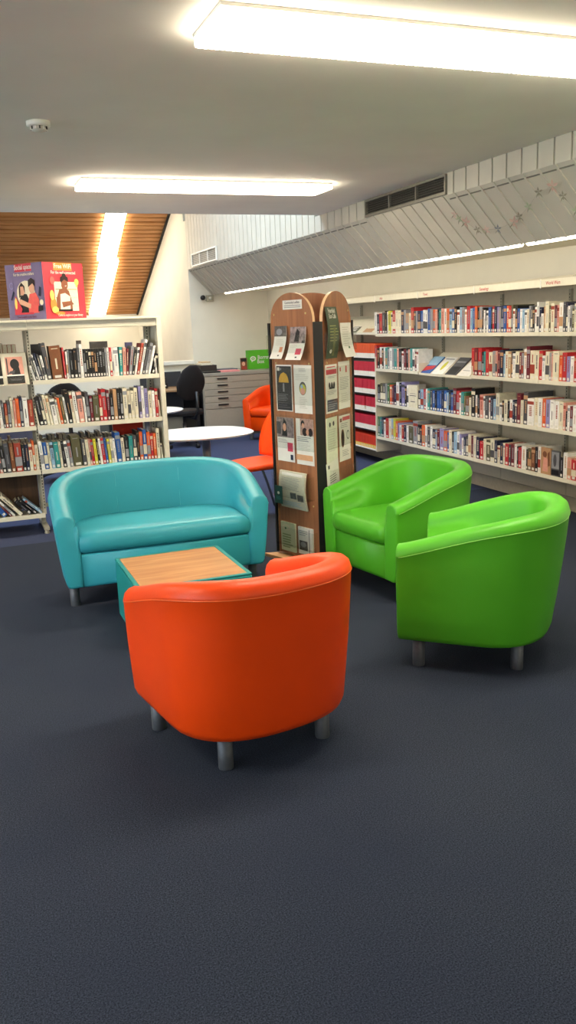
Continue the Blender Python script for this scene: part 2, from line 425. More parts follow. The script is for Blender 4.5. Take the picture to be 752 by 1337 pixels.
# ------------------------------------------------------------------ smoke detector
r = empty('smoke_detector', tuple(on_z(50, 159, ZC)))
def lathe(mb, prof, m, n=24, M=None):
    rings = [[(p[0]*math.cos(2*math.pi*k/n), p[0]*math.sin(2*math.pi*k/n), p[1]) for k in range(n)] for p in prof]
    return mb.rings(rings, m, M, cap0=True, cap1=True)
lathe(MB(), [(.056, 0), (.056, -.016), (.052, -.021), (.045, -.022)], lampwhite).build('base', r)
mb = MB(); lathe(mb, [(.037, -.0221), (.037, -.036), (.026, -.043), (.01, -.045)], mat('detector_grille', '#cfccc0', .5))
for k in range(12):
    a = 2*math.pi*k/12; mb.box((.036, -.003, -.036), (.041, .003, -.023), hole_shade_m if k % 2 else lampwhite, Matrix.Rotation(a, 4, 'Z'))
mb.build('sensor_head', r)
tag(r, 'small round white smoke detector on the ceiling', 'smoke detector')

# ------------------------------------------------------------------ tub chairs
def vinyl(key, hexc):
    return mat(key, hexc, .42, noise=.035, nscale=5, bump=.05, bscale=160, spec=.38)
def tub(name, loc, rz, W, D, hb, ha, vin, label, cat, t=.10, bulge=.0, rc=.327, nseg=1, seam=None, legs=None, n=2.469, taper=.018, backtaper=.062, z0=.125, zt=.43):
    root = empty(name, loc, rz)
    # plan path, left arm front -> round the back -> right arm front
    pts = []; yb = D/2-rc*1.0
    w2 = W/2
    ns = 10
    for i in range(ns): pts.append((-w2, -D/2+(yb+D/2)*i/ns))
    na = 28
    ex = 2/n
    for i in range(na+1):
        th = math.pi*(1-i/na); c, s = math.cos(th), math.sin(th)
        pts.append((w2*math.copysign(abs(c)**ex, c), yb+rc*abs(s)**ex))
    for i in range(ns-1, -1, -1): pts.append((w2, -D/2+(yb+D/2)*i/ns))
    # normals
    N = len(pts); nrm = []
    for i in range(N):
        a = Vector(pts[max(i-1, 0)]); b = Vector(pts[min(i+1, N-1)]); d = (b-a).normalized(); nrm.append(Vector((-d.y, d.x)))
    # arc-length resample not needed
    def top(y):
        u = max(0, min(1, (y+D/2)/D)); return ha+(hb-ha)*math.sin(u*math.pi/2)**1.15
    def ring(i):
        x, y = pts[i]; nn = nrm[i]; h = top(y); back = max(0, nn.y)
        tp = taper+(backtaper-taper)*back
        prof = []
        def P(o, z, lean=0):
            q = Vector((x, y))-nn*o; return (q.x, q.y, z)
        hh = h-z0
        prof.append((tp+.03, z0+.0)); prof.append((tp+.008, z0+.006)); prof.append((tp-.002, z0+.03))
        for k in (.25, .5, .75): prof.append((tp*(1-k)**1.15 - .004*math.sin(math.pi*k), z0+hh*k*.92+.02))
        prof.append((.0, h-.055)); prof.append((-.002, h-.05))
        for k in range(7):
            a = math.pi*(k/6); prof.append((t/2-math.cos(a)*t/2, h-.042+math.sin(a)*.042))
        prof.append((t+.004, h-.10)); prof.append((t+.01, (h+.42)/2)); prof.append((t+.02, .40)); prof.append((t+.02, .28)); prof.append((t+.02, z0+.004))
        return [P(o, z) for o, z in prof]
    rings = [ring(i) for i in range(N)]
    shell = MB()
    # rounded front caps
    def cap(ring0, dy, inward):
        c = [sum(p[k] for p in ring0)/len(ring0) for k in range(3)]
        out = []
        for f, d in ((1, 0), (.985, .55), (.94, .88), (.88, 1)):
            out.append([(c[0]+(p[0]-c[0])*(1-(1-f)*2.4), p[1]-dy*d, c[2]+(p[2]-c[2])*(1-(1-f)*.55)) for p in ring0])
        return out
    cl = cap(rings[0], .016, 1); crr = cap(rings[-1], .016, 1)
    allr = list(reversed(cl[1:])) + rings + crr[1:]
    shell.rings(allr, vin, closed=True, cap0=True, cap1=True)
    so = shell.build('shell', root)
    # piped seam below the rim
    sm = MB(); sp = [(pts[i][0]+nrm[i].x*.0005, pts[i][1]+nrm[i].y*.0005, top(pts[i][1])-.052) for i in range(0, N)]
    sm.tube(sp, .0026, seam or vin, 6); sm.build('seam', root)
    # seat base between arms
    iw = w2-t-.018; zb_ = .315
    mb = MB(); fr = -D/2-.006
    def dplan(ins):
        P = [(-iw+ins, fr+ins*.6)]
        P += [(iw-ins, fr+ins*.6)]
        ybk = D/2-t-.04-ins; rr = min(.18, rc)
        for i in range(9):
            a = math.pi/2*i/8; P.append((iw-ins-rr*(1-math.cos(a))*.9, ybk-rr*(1-math.sin(a))))
        for i in range(9):
            a = math.pi/2*(1-i/8); P.append((-iw+ins+rr*(1-math.cos(a))*.9, ybk-rr*(1-math.sin(a))))
        return P
    lay = [(.02, z0), (.004, z0+.004), (0, z0+.02), (0, zb_-.012), (.004, zb_-.003), (.02, zb_)]
    mb.rings([[(x, y, z) for x, y in dplan(i)] for i, z in lay], vin, cap0=True, cap1=True)
    mb.build('seat_base', root)
    # front corners under the arms join the base
    # seat cushions
    ncush = nseg; 
    def cplan(ins, fwd):
        P = []; f = fr-.006-fwd+ins*.5; x0, x1 = -iw-.004+ins, iw+.004-ins
        for i in range(13): 
            u = i/12; x = x0+(x1-x0)*u; P.append((x, f-.012*math.sin(math.pi*u)))
        ybk = D/2-t-.035-ins; rr = min(.18, rc)
        for i in range(9):
            a = math.pi/2*i/8; P.append((x1-rr*(1-math.cos(a))*.9, ybk-rr*(1-math.sin(a))))
        for i in range(9):
            a = math.pi/2*(1-i/8); P.append((x0+rr*(1-math.cos(a))*.9, ybk-rr*(1-math.sin(a))))
        return P
    c0 = zb_+.004
    lay = [(.05, c0, 0), (.018, c0+.002, 0), (.003, c0+.014, .004), (0, c0+.035, .012), (0, zt-.045, .014), (.006, zt-.02, .010), (.02, zt-.005, .002), (.045, zt+.003, 0)]
    rr_ = [[(x, y, z) for x, y in cplan(i, f)] for i, z, f in lay]
    base_ = rr_[-1]
    for f_, dz_ in ((.75, .007), (.5, .010), (.25, .012)):
        rr_.append([(p[0]*f_, p[1]*f_, zt+dz_) for p in base_])
    mb = MB(); mb.rings(rr_, vin, cap0=True, cap1=True)
    mb.build('seat_cushion', root)
    if W > 1:
        for fx in (-.17, .17):
            i_ = min(range(ns, N-ns), key=lambda q: abs(pts[q][0]-fx*W)); x, y = pts[i_]; nn = nrm[i_]; h = top(y)
            P_ = lambda o, z: (x-nn.x*o, y-nn.y*o, z)
            MB().tube([P_(t/2, h+.0005), P_(t*.8, h-.018), P_(t+.003, h-.06), P_(t+.0075, (h+.42)/2), P_(t+.0185, .43)], .0018, seam or vin, 6).build('back_seam', root)
    for i, (lx, ly) in enumerate(legs):
        l = MB(); lathe(l, [(.026, 0), (.027, .004), (.027, z0+.015)], darksteel, 20, Matrix.Translation((lx, ly, 0)))
        l.build('leg', root)
    tag(root, label, cat)
    return root
orange_v = vinyl('orange_vinyl', '#ea4600'); green_v = vinyl('lime_green_vinyl', '#50ac22'); teal_v = vinyl('turquoise_vinyl', '#35a0b2')
def face(d): return math.atan2(d[1], d[0])+math.pi/2      # local -y turned to direction d
AC = dict(W=.713, D=.666, hb=.704, ha=.561, legs=[(-.28, -.265), (.28, -.265), (-.20, .15), (.20, .15)])
gp = mat('green_piping', '#8be05a', .4); op = mat('orange_piping', '#f0682a', .4)
tub('tub_armchair', (.899, 2.785, 0), 3.305, vin=orange_v, seam=op, label='orange vinyl tub armchair in front, seen from its rounded back', cat='armchair', **AC)
tub('tub_armchair', (2.163, 3.121, 0), 3.955, vin=green_v, seam=gp, label='lime green vinyl tub armchair nearest the camera, seen from its side', cat='armchair', **AC)
tub('tub_armchair', (2.347, 4.222, 0), -1.408, vin=green_v, seam=gp, label='lime green vinyl tub armchair beside the leaflet stand, open side showing its seat', cat='armchair', **AC)
tub('tub_sofa', (1.018, 4.891, 0), -.022, 1.219, .624, .721, .539, teal_v, 'turquoise vinyl two-seat tub sofa in front of the bookcase', 'sofa', legs=[(-.525, -.21), (.525, -.21), (-.40, .16), (.40, .16)], seam=mat('teal_piping', '#58bfca', .4), rc=.404, n=2.159, t=.11, taper=.04, z0=.126)
tub('tub_armchair', (4.02, 10.75, 0), face((-.75, -.66)), vin=orange_v, seam=op, label='orange vinyl tub armchair far off by the plan chest', cat='armchair', **AC)

# coffee table
TZ = .315
A = on_z(150, 729.8, TZ); B = on_z(289, 711.4, TZ); C = on_z(329.4, 748.7, TZ)
w = (B-A).length; d = (C-B).length
r = empty('coffee_table', ((A.x+C.x)/2, (A.y+C.y)/2, 0))
teal_d = vinyl('dark_turquoise_vinyl', '#1f8d8c')
hx, hy = (C.x-A.x)/2, (A.y-C.y)/2
mb = MB().box((-hx, -hy, .004), (hx, hy, TZ-.006), teal_d); mb.build('base', r, bevel=.008)
mb = MB()
for a_, b_ in (((-hx, -hy), (hx, -hy+.02)), ((-hx, hy-.02), (hx, hy)), ((-hx, -hy+.02), (-hx+.02, hy-.02)), ((hx-.02, -hy+.02), (hx, hy-.02))):
    mb.box((a_[0], a_[1], TZ-.0055), (b_[0], b_[1], TZ+.003), teal_d)
mb.build('rim', r, bevel=.003)
MB().box((-hx+.0205, -hy+.0205, TZ-.0055), (hx-.0205, hy-.0205, TZ+.002), wood('beech_laminate', '#b8763e', '#d29a60', .35, (1.2, 14, 1), 2.2)).build('table_top', r)
tag(r, 'low square table with turquoise sides and pale wood top, before the sofa', 'coffee table')
# ------------------------------------------------------------------ books
BC = dict(K='#17171a', N='#1c2340', B='#2456a0', L='#8fb4cf', T='#2f8f8c', G='#3d6b45', D='#4b4b50', Y='#8f9196', W='#e9e7e2', C='#ddd6bd',
          R='#b8242b', M='#6d1e2a', O='#d65f2c', P='#d99a8a', U='#8d87b8', E='#7a4a2c', S='#b98f68', V='#57543a', A='#c9c53c', H='#9a3b2b')
BN = dict(K='black', N='navy', B='blue', L='pale blue', T='teal', G='green', D='charcoal', Y='grey', W='white', C='cream', R='red', M='maroon',
          O='orange', P='pink', U='lilac', E='brown', S='tan', V='olive', A='yellow green', H='rust')
def bm(k): return mat('book_cover_'+BN[k].replace(' ', '_'), BC[k], .45, noise=.08, nscale=40)
light_keys = 'WCLUPAY'
lab_m = mat('spine_label', '#dcdad2', .6, noise=.02)
def book_mesh(w, h, d, k, style, acc):
    """spine faces -y at y=0; x 0..w, y 0..d, z 0..h"""
    b = MB(); c = bm(k); t = min(.0022, w*.18)
    b.box((0, 0, 0), (w, t, h), c); b.box((0, t, 0), (t, d, h), c); b.box((w-t, t, 0), (w, d, h), c)
    b.box((t, t, .002), (w-t, d-.003, h-.003), page_m)
    e = .0004; x0, x1 = w*.12, w*.88
    def q(xa, xb, za, zb, m, dy=e): b.add([(xa, -dy, za), (xb, -dy, za), (xb, -dy, zb), (xa, -dy, zb)], [(0, 1, 2, 3)], m)
    q(w*.2, w*.8, .009, .028, lab_m)                                   # class label
    tm = bm(acc)
    if style % 4 == 0:      # lettering down the spine
        z = h*.86
        while z > h*.40:
            l = h*(.03+.03*random.random()); q(w*.34, w*.66, z-l, z, tm); z -= l+h*.016
    elif style % 4 == 1:    # band and lettering
        q(0, w, h*.78, h*.9, tm)
        z = h*.72
        while z > h*.36: l = h*.025; q(w*.3, w*.7, z-l, z, tm); z -= l*1.7
    elif style % 4 == 2:    # two-tone
        q(0, w, h*.2, h*.52, tm); q(w*.4, w*.6, h*.58, h*.86, tm)
    else:
        q(w*.42, w*.58, h*.3, h*.62, tm); q(w*.2, w*.8, h*.9, h*.92, tm)
    return b
ORD = ['first', 'second', 'third', 'fourth', 'fifth', 'sixth', 'seventh', 'eighth', 'ninth', 'tenth', 'eleventh', 'twelfth', 'thirteenth', 'fourteenth',
       'fifteenth', 'sixteenth', 'seventeenth', 'eighteenth', 'nineteenth', 'twentieth']
def ordinal(n):
    if n <= 20: return ORD[n-1]
    t = {2: 'twenty', 3: 'thirty', 4: 'forty', 5: 'fifty', 6: 'sixty', 7: 'seventy', 8: 'eighty', 9: 'ninety'}[n//10]
    tt = {2: 'twentieth', 3: 'thirtieth', 4: 'fortieth', 5: 'fiftieth', 6: 'sixtieth', 7: 'seventieth', 8: 'eightieth', 9: 'ninetieth'}[n//10]
    return tt if n % 10 == 0 else t+'-'+ORD[n % 10-1]
def contrast(k): return random.choice('DYSHD' if k in light_keys else 'YCSY')
def shelf_books(spec, place, label, group, depth=.155):
    """spec: list of (px0, px1, colour, height, lean degrees); place(px) -> coordinate along the shelf"""
    out = []
    n = len(spec); prev = -1e9
    for i, sp_ in enumerate(spec):
        a, b, k, h = sp_[:4]; lean = sp_[4] if len(sp_) > 4 else 0
        s0, s1 = place(a), place(b); w = abs(s1-s0)
        out.append((min(s0, s1), w, k, h, lean, i))
    return out
def adj(w, h):
    t = ('thick ' if w > .045 else 'slim ' if w < .02 else '') + ('tall ' if h > .235 else 'short ' if h < .185 else '')
    return t.strip() or 'plain'

# ---- left double sided bookcase
canopy_m = mat('canopy_front_enamel', '#c9c7b8', .45, noise=.03)  # front greyed so its colour carries shade below the lit top
YB = 6.55; YBB = 7.05; XR = 1.48; XM = .525; BT = 1.60
bk = empty('bookcase', (XM, (YB+YBB)/2, 0))
bx, by = XM, (YB+YBB)/2
def L(p): return (p[0]-bx, p[1]-by, p[2])
def bbox(mb, a, b, m): mb.box(L(a), L(b), m)
mb = MB(); bbox(mb, (XR, YB-.01, .06), (XR+.035, YBB+.01, BT), shelf_m); mb.build('end_panel', bk, bevel=.003)
XLB = -.43
mb = MB(); bbox(mb, (XLB-.035, YB-.01, .06), (XLB, YBB+.01, BT), shelf_m); mb.build('end_panel', bk, bevel=.003)
mb = MB(); bbox(mb, (XLB, YB-.018, BT-.010), (XM-.002, YBB+.018, BT+.006), shelf_m); bbox(mb, (XLB, YB+.004, BT-.060), (XM-.002, YB+.014, BT-.0105), canopy_m); bbox(mb, (XLB, YB+.0, BT-.070), (XM-.002, YB+.03, BT-.0605), shelf_d); mb.build('canopy', bk)  # darker lip strip paints the shadow gap under the canopy, both bays
mb = MB(); bbox(mb, (XM+.001, YB-.018, BT-.010), (XR-.001, YBB+.018, BT+.006), shelf_m); bbox(mb, (XM+.001, YB+.004, BT-.060), (XR-.001, YB+.014, BT-.0105), canopy_m); bbox(mb, (XM+.001, YB+.0, BT-.070), (XR-.001, YB+.03, BT-.0605), shelf_d); mb.build('canopy', bk)
yc = by
for x in (XM, XR-.03, XLB+.03):
    mb = MB(); bbox(mb, (x-.016, yc-.03, .05), (x+.016, yc+.03, BT-.07), shelf_d)
    if x == XM: bbox(mb, (x-.010, YB+.03, .155), (x+.010, YB+.05, BT-.07), shelf_d)
    for k in range(60):
        z = .2+k*.023
        if z < BT-.08: bbox(mb, (x-.004, (YB+.03 if x == XM else yc-.03)-.001, z), (x+.004, (YB+.03 if x == XM else yc-.03), z+.012), hole_shade_m)
    u = mb.build('upright', bk)
    f = MB(); bbox(f, (x-.02, YB+.02, .03), (x+.02, YBB-.02, .05), shelf_d)
    for yy in (YB+.045, YBB-.045): lathe(f, [(.018, .0), (.02, .006), (.012, .03)], shelf_d, 14, Matrix.Translation(L((x, yy, 0))))
    f.build('foot', u)
SZ = [1.166, .832, .50, .165]        # top surfaces of the shelves
def shelf_board(x0, x1, z, y0=YB, y1=by-.035, front=True):
    mb = MB(); bbox(mb, (x0, y0+.004, z-.008), (x1, y1, z), shelf_m)
    if front: bbox(mb, (x0, y0, z-.03), (x1, y0+.0039, z+.003), shelf_m)
    else: bbox(mb, (x0, y1, z-.03), (x1, y1+.0039, z+.003), shelf_m)
    mb.build('shelf', bk)
for i, z in enumerate(SZ):
    if i != 0: shelf_board(XLB+.002, XM-.004, z)
    if i != 3: shelf_board(XM+.004, XR-.002, z)
    shelf_board(XLB+.002, XM-.004, z, by+.035, YBB-.004, False)
    if i != 3: shelf_board(XM+.004, XR-.002, z, by+.035, YBB-.004, False)
# sloping display shelf in the top of the left bay
mb = MB()
def slope(y0, z0, y1, z1, x0, x1, t=.004):
    vs = [(x0, y0, z0), (x1, y0, z0), (x1, y1, z1), (x0, y1, z1), (x0, y0+t, z0-t), (x1, y0+t, z0-t), (x1, y1+t, z1-t), (x0, y1+t, z1-t)]
    return [L(v) for v in vs], [(0,1,2,3),(7,6,5,4),(1,5,6,2),(4,0,3,7),(0,4,5,1),(3,2,6,7)]
v, f = slope(YB, 1.15, YB+.12, 1.37, XLB+.004, XM-.02); mb.add(v, f, shelf_m)
bbox(mb, (XLB+.004, YB-.012, 1.15), (XM-.02, YB-.008, 1.20), acrylic('clear_acrylic')); bbox(mb, (XLB+.004, YB-.012, 1.143), (XM-.02, YB+.004, 1.149), shelf_m)
bbox(mb, (XLB+.004, YB+.12, 1.366), (XM-.02, YB+.19, 1.372), shelf_m)
mb.build('display_shelf', bk)
mb = MB(); bbox(mb, (XM+.02, by-.01, .17), (XR-.05, by+.01, .20), shelf_d); mb.build('back_rail', bk)
tag(bk, 'cream metal double-sided library bookcase behind the turquoise sofa', 'bookcase')

BOOKS = [0]
def put_book(w, h, d, k, loc, rotz, lean, label, group, style=None, acc=None):
    st = random.randrange(4) if style is None else style
    b = book_mesh(w, h, d, k, st, acc or contrast(k))
    o = b.build('book', weld=False)
    # lean about the bottom corner towards which it tips
    th = R(lean)
    Mx = Matrix.Rotation(th, 4, 'Y')
    piv = Matrix.Identity(4)
    if lean > 0: piv = Matrix.Translation((w, 0, 0))
    o.matrix_world = Matrix.Translation(loc) @ Matrix.Rotation(rotz, 4, 'Z') @ (piv @ Mx @ piv.inverted())
    BOOKS[0] += 1
    tag(o, label, 'book', group); return o
def left_row(spec, z, wherefn, group, d0=.16):
    """spec px ranges read along the shelf front; books stand with spines just behind the lip"""
    n = len(spec); x_prev = -9
    for i, s_ in enumerate(spec):
        a, b, k, h = s_[:4]; lean = s_[4] if len(s_) > 4 else 0
        zz = z
        xa = on_y(a, PXY(a, z), YB+.02).x; xb = on_y(b, PXY(b, z), YB+.02).x
        w = (xb-xa)*.985
        c = math.cos(R(lean)); 
        wb = max(.006, w*c - .0003)
        rise = 0
        # leaning books pivot on a bottom corner, so the far bottom corner lifts
        loc = (xa, YB+.012+random.random()*.006, z+.0012)
        if lean > 0: loc = (xa+w-wb, loc[1], loc[2])
        wd = adj(wb, h)
        put_book(wb, h, d0-.02+random.random()*.05 if h < .28 else .2, k, loc, 0, lean, wherefn(i, n, wd, BN[k], lean), group)
def PXY(px, z):
    # image row of the shelf front at height z (by walking the plane y=YB)
    lo, hi = 300, 800
    for _ in range(40):
        m_ = (lo+hi)/2
        if on_y(px, m_, YB).z > z: lo = m_
        else: hi = m_
    return lo
def wl(shelf, side='right'):
    def f(i, n, wd, cn, lean):
        ln = ', leaning' if abs(lean) > 3 else ''
        if side == 'right': return f'{wd} {cn} book{ln}, {ordinal(n-i)} from right end, bookcase {shelf} shelf'
        return f'{wd} {cn} book{ln}, {ordinal(n-i)} left of middle post, bookcase {shelf} shelf'
    return f
r1 = [(45,47.5,'W',.11,-14),(48,50.5,'D',.17,-13),(51,53,'W',.19,-12),(53.5,56,'N',.20,-11),(56.5,59,'D',.19,-10),(59.5,62.5,'W',.18,-9),(63,68.5,'D',.27,-7),
 (69.5,84,'E',.245,-3),(85,87.5,'R',.23,-2),(88,90,'W',.20),(90.5,92.5,'Y',.21),(93,97.5,'K',.215),(98,102.5,'K',.215),(103,106,'D',.22),(106.5,110.5,'W',.25),
 (111,114,'K',.21),(114.3,117.5,'K',.21),(117.8,121,'K',.21),(121.3,124.5,'K',.21),(124.8,128,'K',.21),(128.3,131.5,'K',.21),(131.8,135,'K',.21),(135.3,138.5,'K',.21),
 (139,141.5,'Y',.21),(142,144.5,'W',.215),(145,147.6,'R',.215),(148,149.6,'W',.21),(150,156,'W',.215),(157,160.6,'T',.215,2),(161,165,'P',.21,3),(165.5,168,'M',.20,4),
 (168.5,172,'Y',.22,9),(172.5,175,'K',.19,10),(175.5,178,'W',.21,12),(178.5,181.5,'H',.24,13),(182,185,'W',.27,14),(186,188.5,'D',.21,14.5),(189,192.5,'Y',.24,15),(193,196,'W',.22,15.5),(198,201.5,'K',.155,15.5),(203.6,205.4,'W',.12,-4)]
left_row(r1, SZ[0], wl('top'), 'books on the bookcase top shelf')
r2b = [(50,52,'C',.13,-7),(53,58,'K',.215,-7),(58.5,62,'D',.215,-7),(62.5,66.5,'C',.225,-7),(67,70.5,'C',.22,-7),(71,77,'W',.19,-6),(77.5,80,'C',.185,-6),(80.3,83.5,'O',.195,-6),(84,87.5,'V',.20,-6),(88,90.5,'W',.20,-6),
 (91,95.5,'K',.25,-5),(96,99.5,'C',.235,-4),(100,104.3,'W',.235,-4),(104.8,111.5,'P',.23,-3),(112,114.5,'W',.19,-2.5),(115,119,'D',.225,-2),(119.5,123,'M',.195,-1),(123.5,131,'V',.195),(131.5,135,'R',.2),(135.5,141,'R',.24,-1),(141.5,145,'M',.23),
 (145.5,149.5,'K',.20),(150,154.5,'S',.235),(155,158.5,'K',.235),(159,162,'K',.235),(162.5,168,'C',.24),(168.5,172,'C',.215),(172.4,176.6,'C',.215),(177,181.5,'C',.235),(183,186.2,'U',.245),(186.5,190,'W',.245),(190.5,194.5,'U',.225),(195.2,199.4,'C',.205),(200,203.6,'W',.205),(204.2,207.6,'R',.22),(208.4,210,'C',.13,-3)]
left_row(r2b, SZ[1], wl('second'), 'books on the bookcase second shelf')
r2a = [(-10,-6,'N',.22),(-5,-2,'W',.21),(-1.5,1.5,'S',.21),(2,5.6,'W',.22,-3),(6,8.3,'D',.2,-2),(8.6,12,'H',.18),(12.4,16,'D',.195),(16.4,19.6,'C',.22),(20,23,'P',.20),(23.4,27.8,'O',.21),(28.2,32,'N',.225),(32.5,38.6,'W',.215),(39.2,45.5,'H',.195)]
left_row(r2a, SZ[1], wl('second', 'post'), 'books left of the middle post')
r3b = [(55,59.5,'W',.215,-3),(60,65,'B',.205,-3),(65.5,68.5,'C',.2,-3),(69,73.5,'L',.2,-3),(74,80,'T',.2,-3),(80.5,83.5,'C',.2,-3),(84,88,'K',.205,-4),(88.5,92.5,'W',.2,-5),(93,97,'Y',.205,-5),(97.5,109,'V',.235,-3),(109.5,114.5,'D',.205,-2),
 (115,119,'C',.2,-3),(119.3,121.5,'P',.2,-3),(121.8,125,'R',.195,-3),(125.3,129,'A',.2,-3),(129.3,132,'K',.2,-3),(132.3,135.3,'W',.2,-4),(135.6,139.4,'R',.2,-4),(139.7,142.5,'B',.2,-4),(143,146.5,'A',.19,-3),(147,150,'C',.19,-3),(150.3,153.5,'W',.19,-3),
 (154,160,'B',.235,-2),(160.5,164.5,'C',.19,-2),(165,169.5,'K',.195,-1),(170,175,'T',.2),(175.5,180,'D',.2),(180.5,183.5,'K',.235),(184,188,'O',.225),(188.4,193,'B',.24),(193.4,197.6,'O',.22),(198,201.4,'R',.205),(201.8,205.4,'O',.205),(206,210,'C',.24),(211.3,213.4,'C',.12,-3)]
left_row(r3b, SZ[2], wl('third'), 'books on the bookcase third shelf')
r3a = [(-12,-8,'B',.2),(-7,-3,'C',.2),(-2.5,1,'R',.18,-6),(1.5,4.5,'P',.15,-6),(5,9.5,'K',.205,-4),(10,16,'D',.22,-3),(16.5,21.5,'E',.22,-2),(22,31,'H',.215,-1),(31.5,35.5,'K',.2,-1),(36,39.8,'N',.2,-1),(40.2,44.5,'C',.2),(45,47.6,'O',.225),(48,52,'C',.19)]
left_row(r3a, SZ[2], wl('third', 'post'), 'books left of the middle post')
r4 = [(-20,-15,'G',.2,-28),(-12,-6,'K',.2,-30),(-3,2,'A',.17,-33),(5,13,'B',.2,-36),(14.5,17,'M',.19,-38),(18.5,22,'W',.21,-40)]
left_row(r4, SZ[3], wl('lowest', 'post'), 'leaning books on the lowest shelf')
r4b = [(27,33,'C',.205,-42),(39,45,'K',.15,-43),(47,51,'K',.165,-45),(53.6,57.3,'L',.17,-46)]
left_row(r4b, SZ[3], wl('lowest tilted', 'post'), 'leaning books on the lowest shelf')
# far side of the bookcase: what shows over the tops of the front row
def back_row(x0, x1, z, keys, hs, group, where):
    x = x0; i = 0
    while x < x1-.03:
        w = .018+.022*random.random(); h = random.choice(hs); k = random.choice(keys)
        b = book_mesh(w, h, .16, k, 3, contrast(k)); o = b.build('book', weld=False)
        o.matrix_world = Matrix.Translation((x+w, YBB-.02, z+.0012)) @ Matrix.Rotation(math.pi, 4, 'Z')
        i += 1; x += w+.001
        tag(o, f'{BN[k]} book seen from its page edge, {ordinal(i)} from left, {where}', 'book', group)
mb = MB(); bbox(mb, (XLB+.004, by-.006, .172), (XM-.02, by+.006, SZ[2]-.03), wood('dark_stained_board', '#3c2717', '#5f4229', .6, (14, 14, 1), 1.6)); mb.build('back_board', bk)
back_row(-.05, .48, 1.166, 'EESHSE', [.265, .275], 'books shelved on the far side, top left', 'behind the two display books')
# face-out display books in the top left bay
def slanted(px0, px1, label, prims, h=.215):
    xa = on_y(px0, 480, YB+.02).x; xb = on_y(px1, 480, YB+.02).x
    c = Card(xb-xa, h, prims[0], .012); 
    for p in prims[1:]: getattr(c, p[0])(*p[1:])
    c.mb.box((.001, .0121, .001), (xb-xa-.001, .016, h-.001), page_m)
    o = c.build('book', M=Matrix.Translation((xa, YB-.004+.001, 1.1555)) @ Matrix.Rotation(-math.atan2(.12, .22), 4, 'X'))
    tag(o, label, 'book'); return o
slanted(8, 31, 'face-out book with a dark silhouette cover on the sloping display shelf', [bm('P'), ('r', 0, 0, 1, .28, bm('K')), ('r', 0, .28, 1, .33, bm('W')), ('e', .52, .72, .26, .2, bm('K')), ('p', [(.3,.33),(.8,.33),(.75,.6),(.45,.62)], bm('K')), ('p', [(.1,.36),(.45,.36),(.5,.5),(.2,.45)], bm('D')), ('r', .05, .33, .12, .95, bm('D')), ('r', .2, .1, .8, .16, bm('D'))])
slanted(-19, 2.5, 'face-out book cut by the left photo edge on the sloping display shelf', [bm('K'), ('r', 0, 0, 1, .2, bm('K')), ('r', 0, .22, 1, .3, bm('W')), ('e', .5, .65, .3, .2, bm('V'))])
# poster box on top
pc = on_z(60, 416, BT+.007)
SB = .40; ca = R(-47)
pbx, pby = .672, 6.60
pr_ = empty('poster_box', (pbx, pby+SB*.70, BT+.007), 0)
pr_.location = (pbx+.0, YB+.012+SB*.71, BT+.007)
purple = mat('print_purple', '#7f7196', .4, noise=.03); pred = mat('print_red', '#cf3a49', .4, noise=.03); porange = mat('print_orange', '#ee8a3c', .45)
skin1 = mat('print_light_skin', '#e0a98c', .5); skin2 = mat('print_brown_skin', '#8a5238', .5); hair = mat('print_dark_hair', '#2c1a18', .5); coral = mat('print_coral', '#e9605a', .5)
pyel = mat('print_yellow', '#f0cf6a', .5); pcr = mat('print_cream', '#efe3c8', .5); pink_m = mat('print_magenta', '#c9345a', .5); dk = bm('K'); wh = lab_m
PH = .405
A3 = math.radians(36)   # turn of the right-hand face
corner = Vector((0, -SB*.71, 0))
def face_card(card, side):
    # right face starts at the near corner and runs right and back; left face ends at the near corner
    if side == 'r': M_ = Matrix.Translation(corner) @ Matrix.Rotation(A3, 4, 'Z')
    else: M_ = Matrix.Translation(corner) @ Matrix.Rotation(A3-math.pi/2, 4, 'Z') @ Matrix.Translation((-SB, 0, 0))
    return Matrix.Translation(pr_.location) @ M_
c = Card(SB, PH, pred, .004)
c.r(.27,.86,.72,1.0,porange).t_('Free WiFi', .495, .90, .046, wh, .92).t_('For the well-connected', .5, .80, .032, wh, .8)
c.r(.25,.14,.82,.66,pcr)
for k in range(3): c.r(.27,.22+.15*k,.8,.235+.15*k,mat('print_shelf','#8d8468',.6)); c.k -= 1
c.r(.62,.14,.80,.42,mat('print_mint','#b9d0c4',.5))
c.p([(.27,.14),(.66,.14),(.66,.3),(.6,.5),(.5,.56),(.36,.52),(.28,.36)], skin2).p([(.36,.16),(.6,.16),(.62,.4),(.5,.46),(.38,.44)], wh).p([(.42,.2),(.7,.26),(.64,.32),(.4,.3)], skin2)
c.e(.50,.62,.085,.11,skin2).p([(.39,.6),(.41,.74),(.5,.79),(.6,.74),(.6,.66),(.5,.7),(.44,.66)], hair).e(.5,.775,.05,.035,hair).e(.40,.62,.02,.045,wh).p([(.5,.585),(.55,.6),(.53,.575)], wh)
c.r(.30,.135,.64,.17,dk)
c.e(.80,.66,.055,.06,pyel).r(.775,.57,.82,.61,pyel).e(.19,.25,.075,.14,porange).e(.17,.42,.05,.09,pyel).e(.22,.16,.08,.06,pyel).e(.2,.68,.055,.07,coral)
c.e(.33,.1,.12,.03,porange).t_('Come to explore at your library', .58, .045, .026, wh, .72)
o = c.build('printed_face', M=face_card(c, 'r')); o.parent = pr_; o.matrix_parent_inverse = Matrix.Translation(pr_.location).inverted(); o['label'] = 'red face reading Free WiFi with a person in white'
c = Card(SB, PH, purple, .004)
c.r(.26,.86,.72,1.0,pred).t_('Social space', .49, .90, .048, wh, .82).t_('For the creative crafters', .5, .79, .028, pcr, .8)
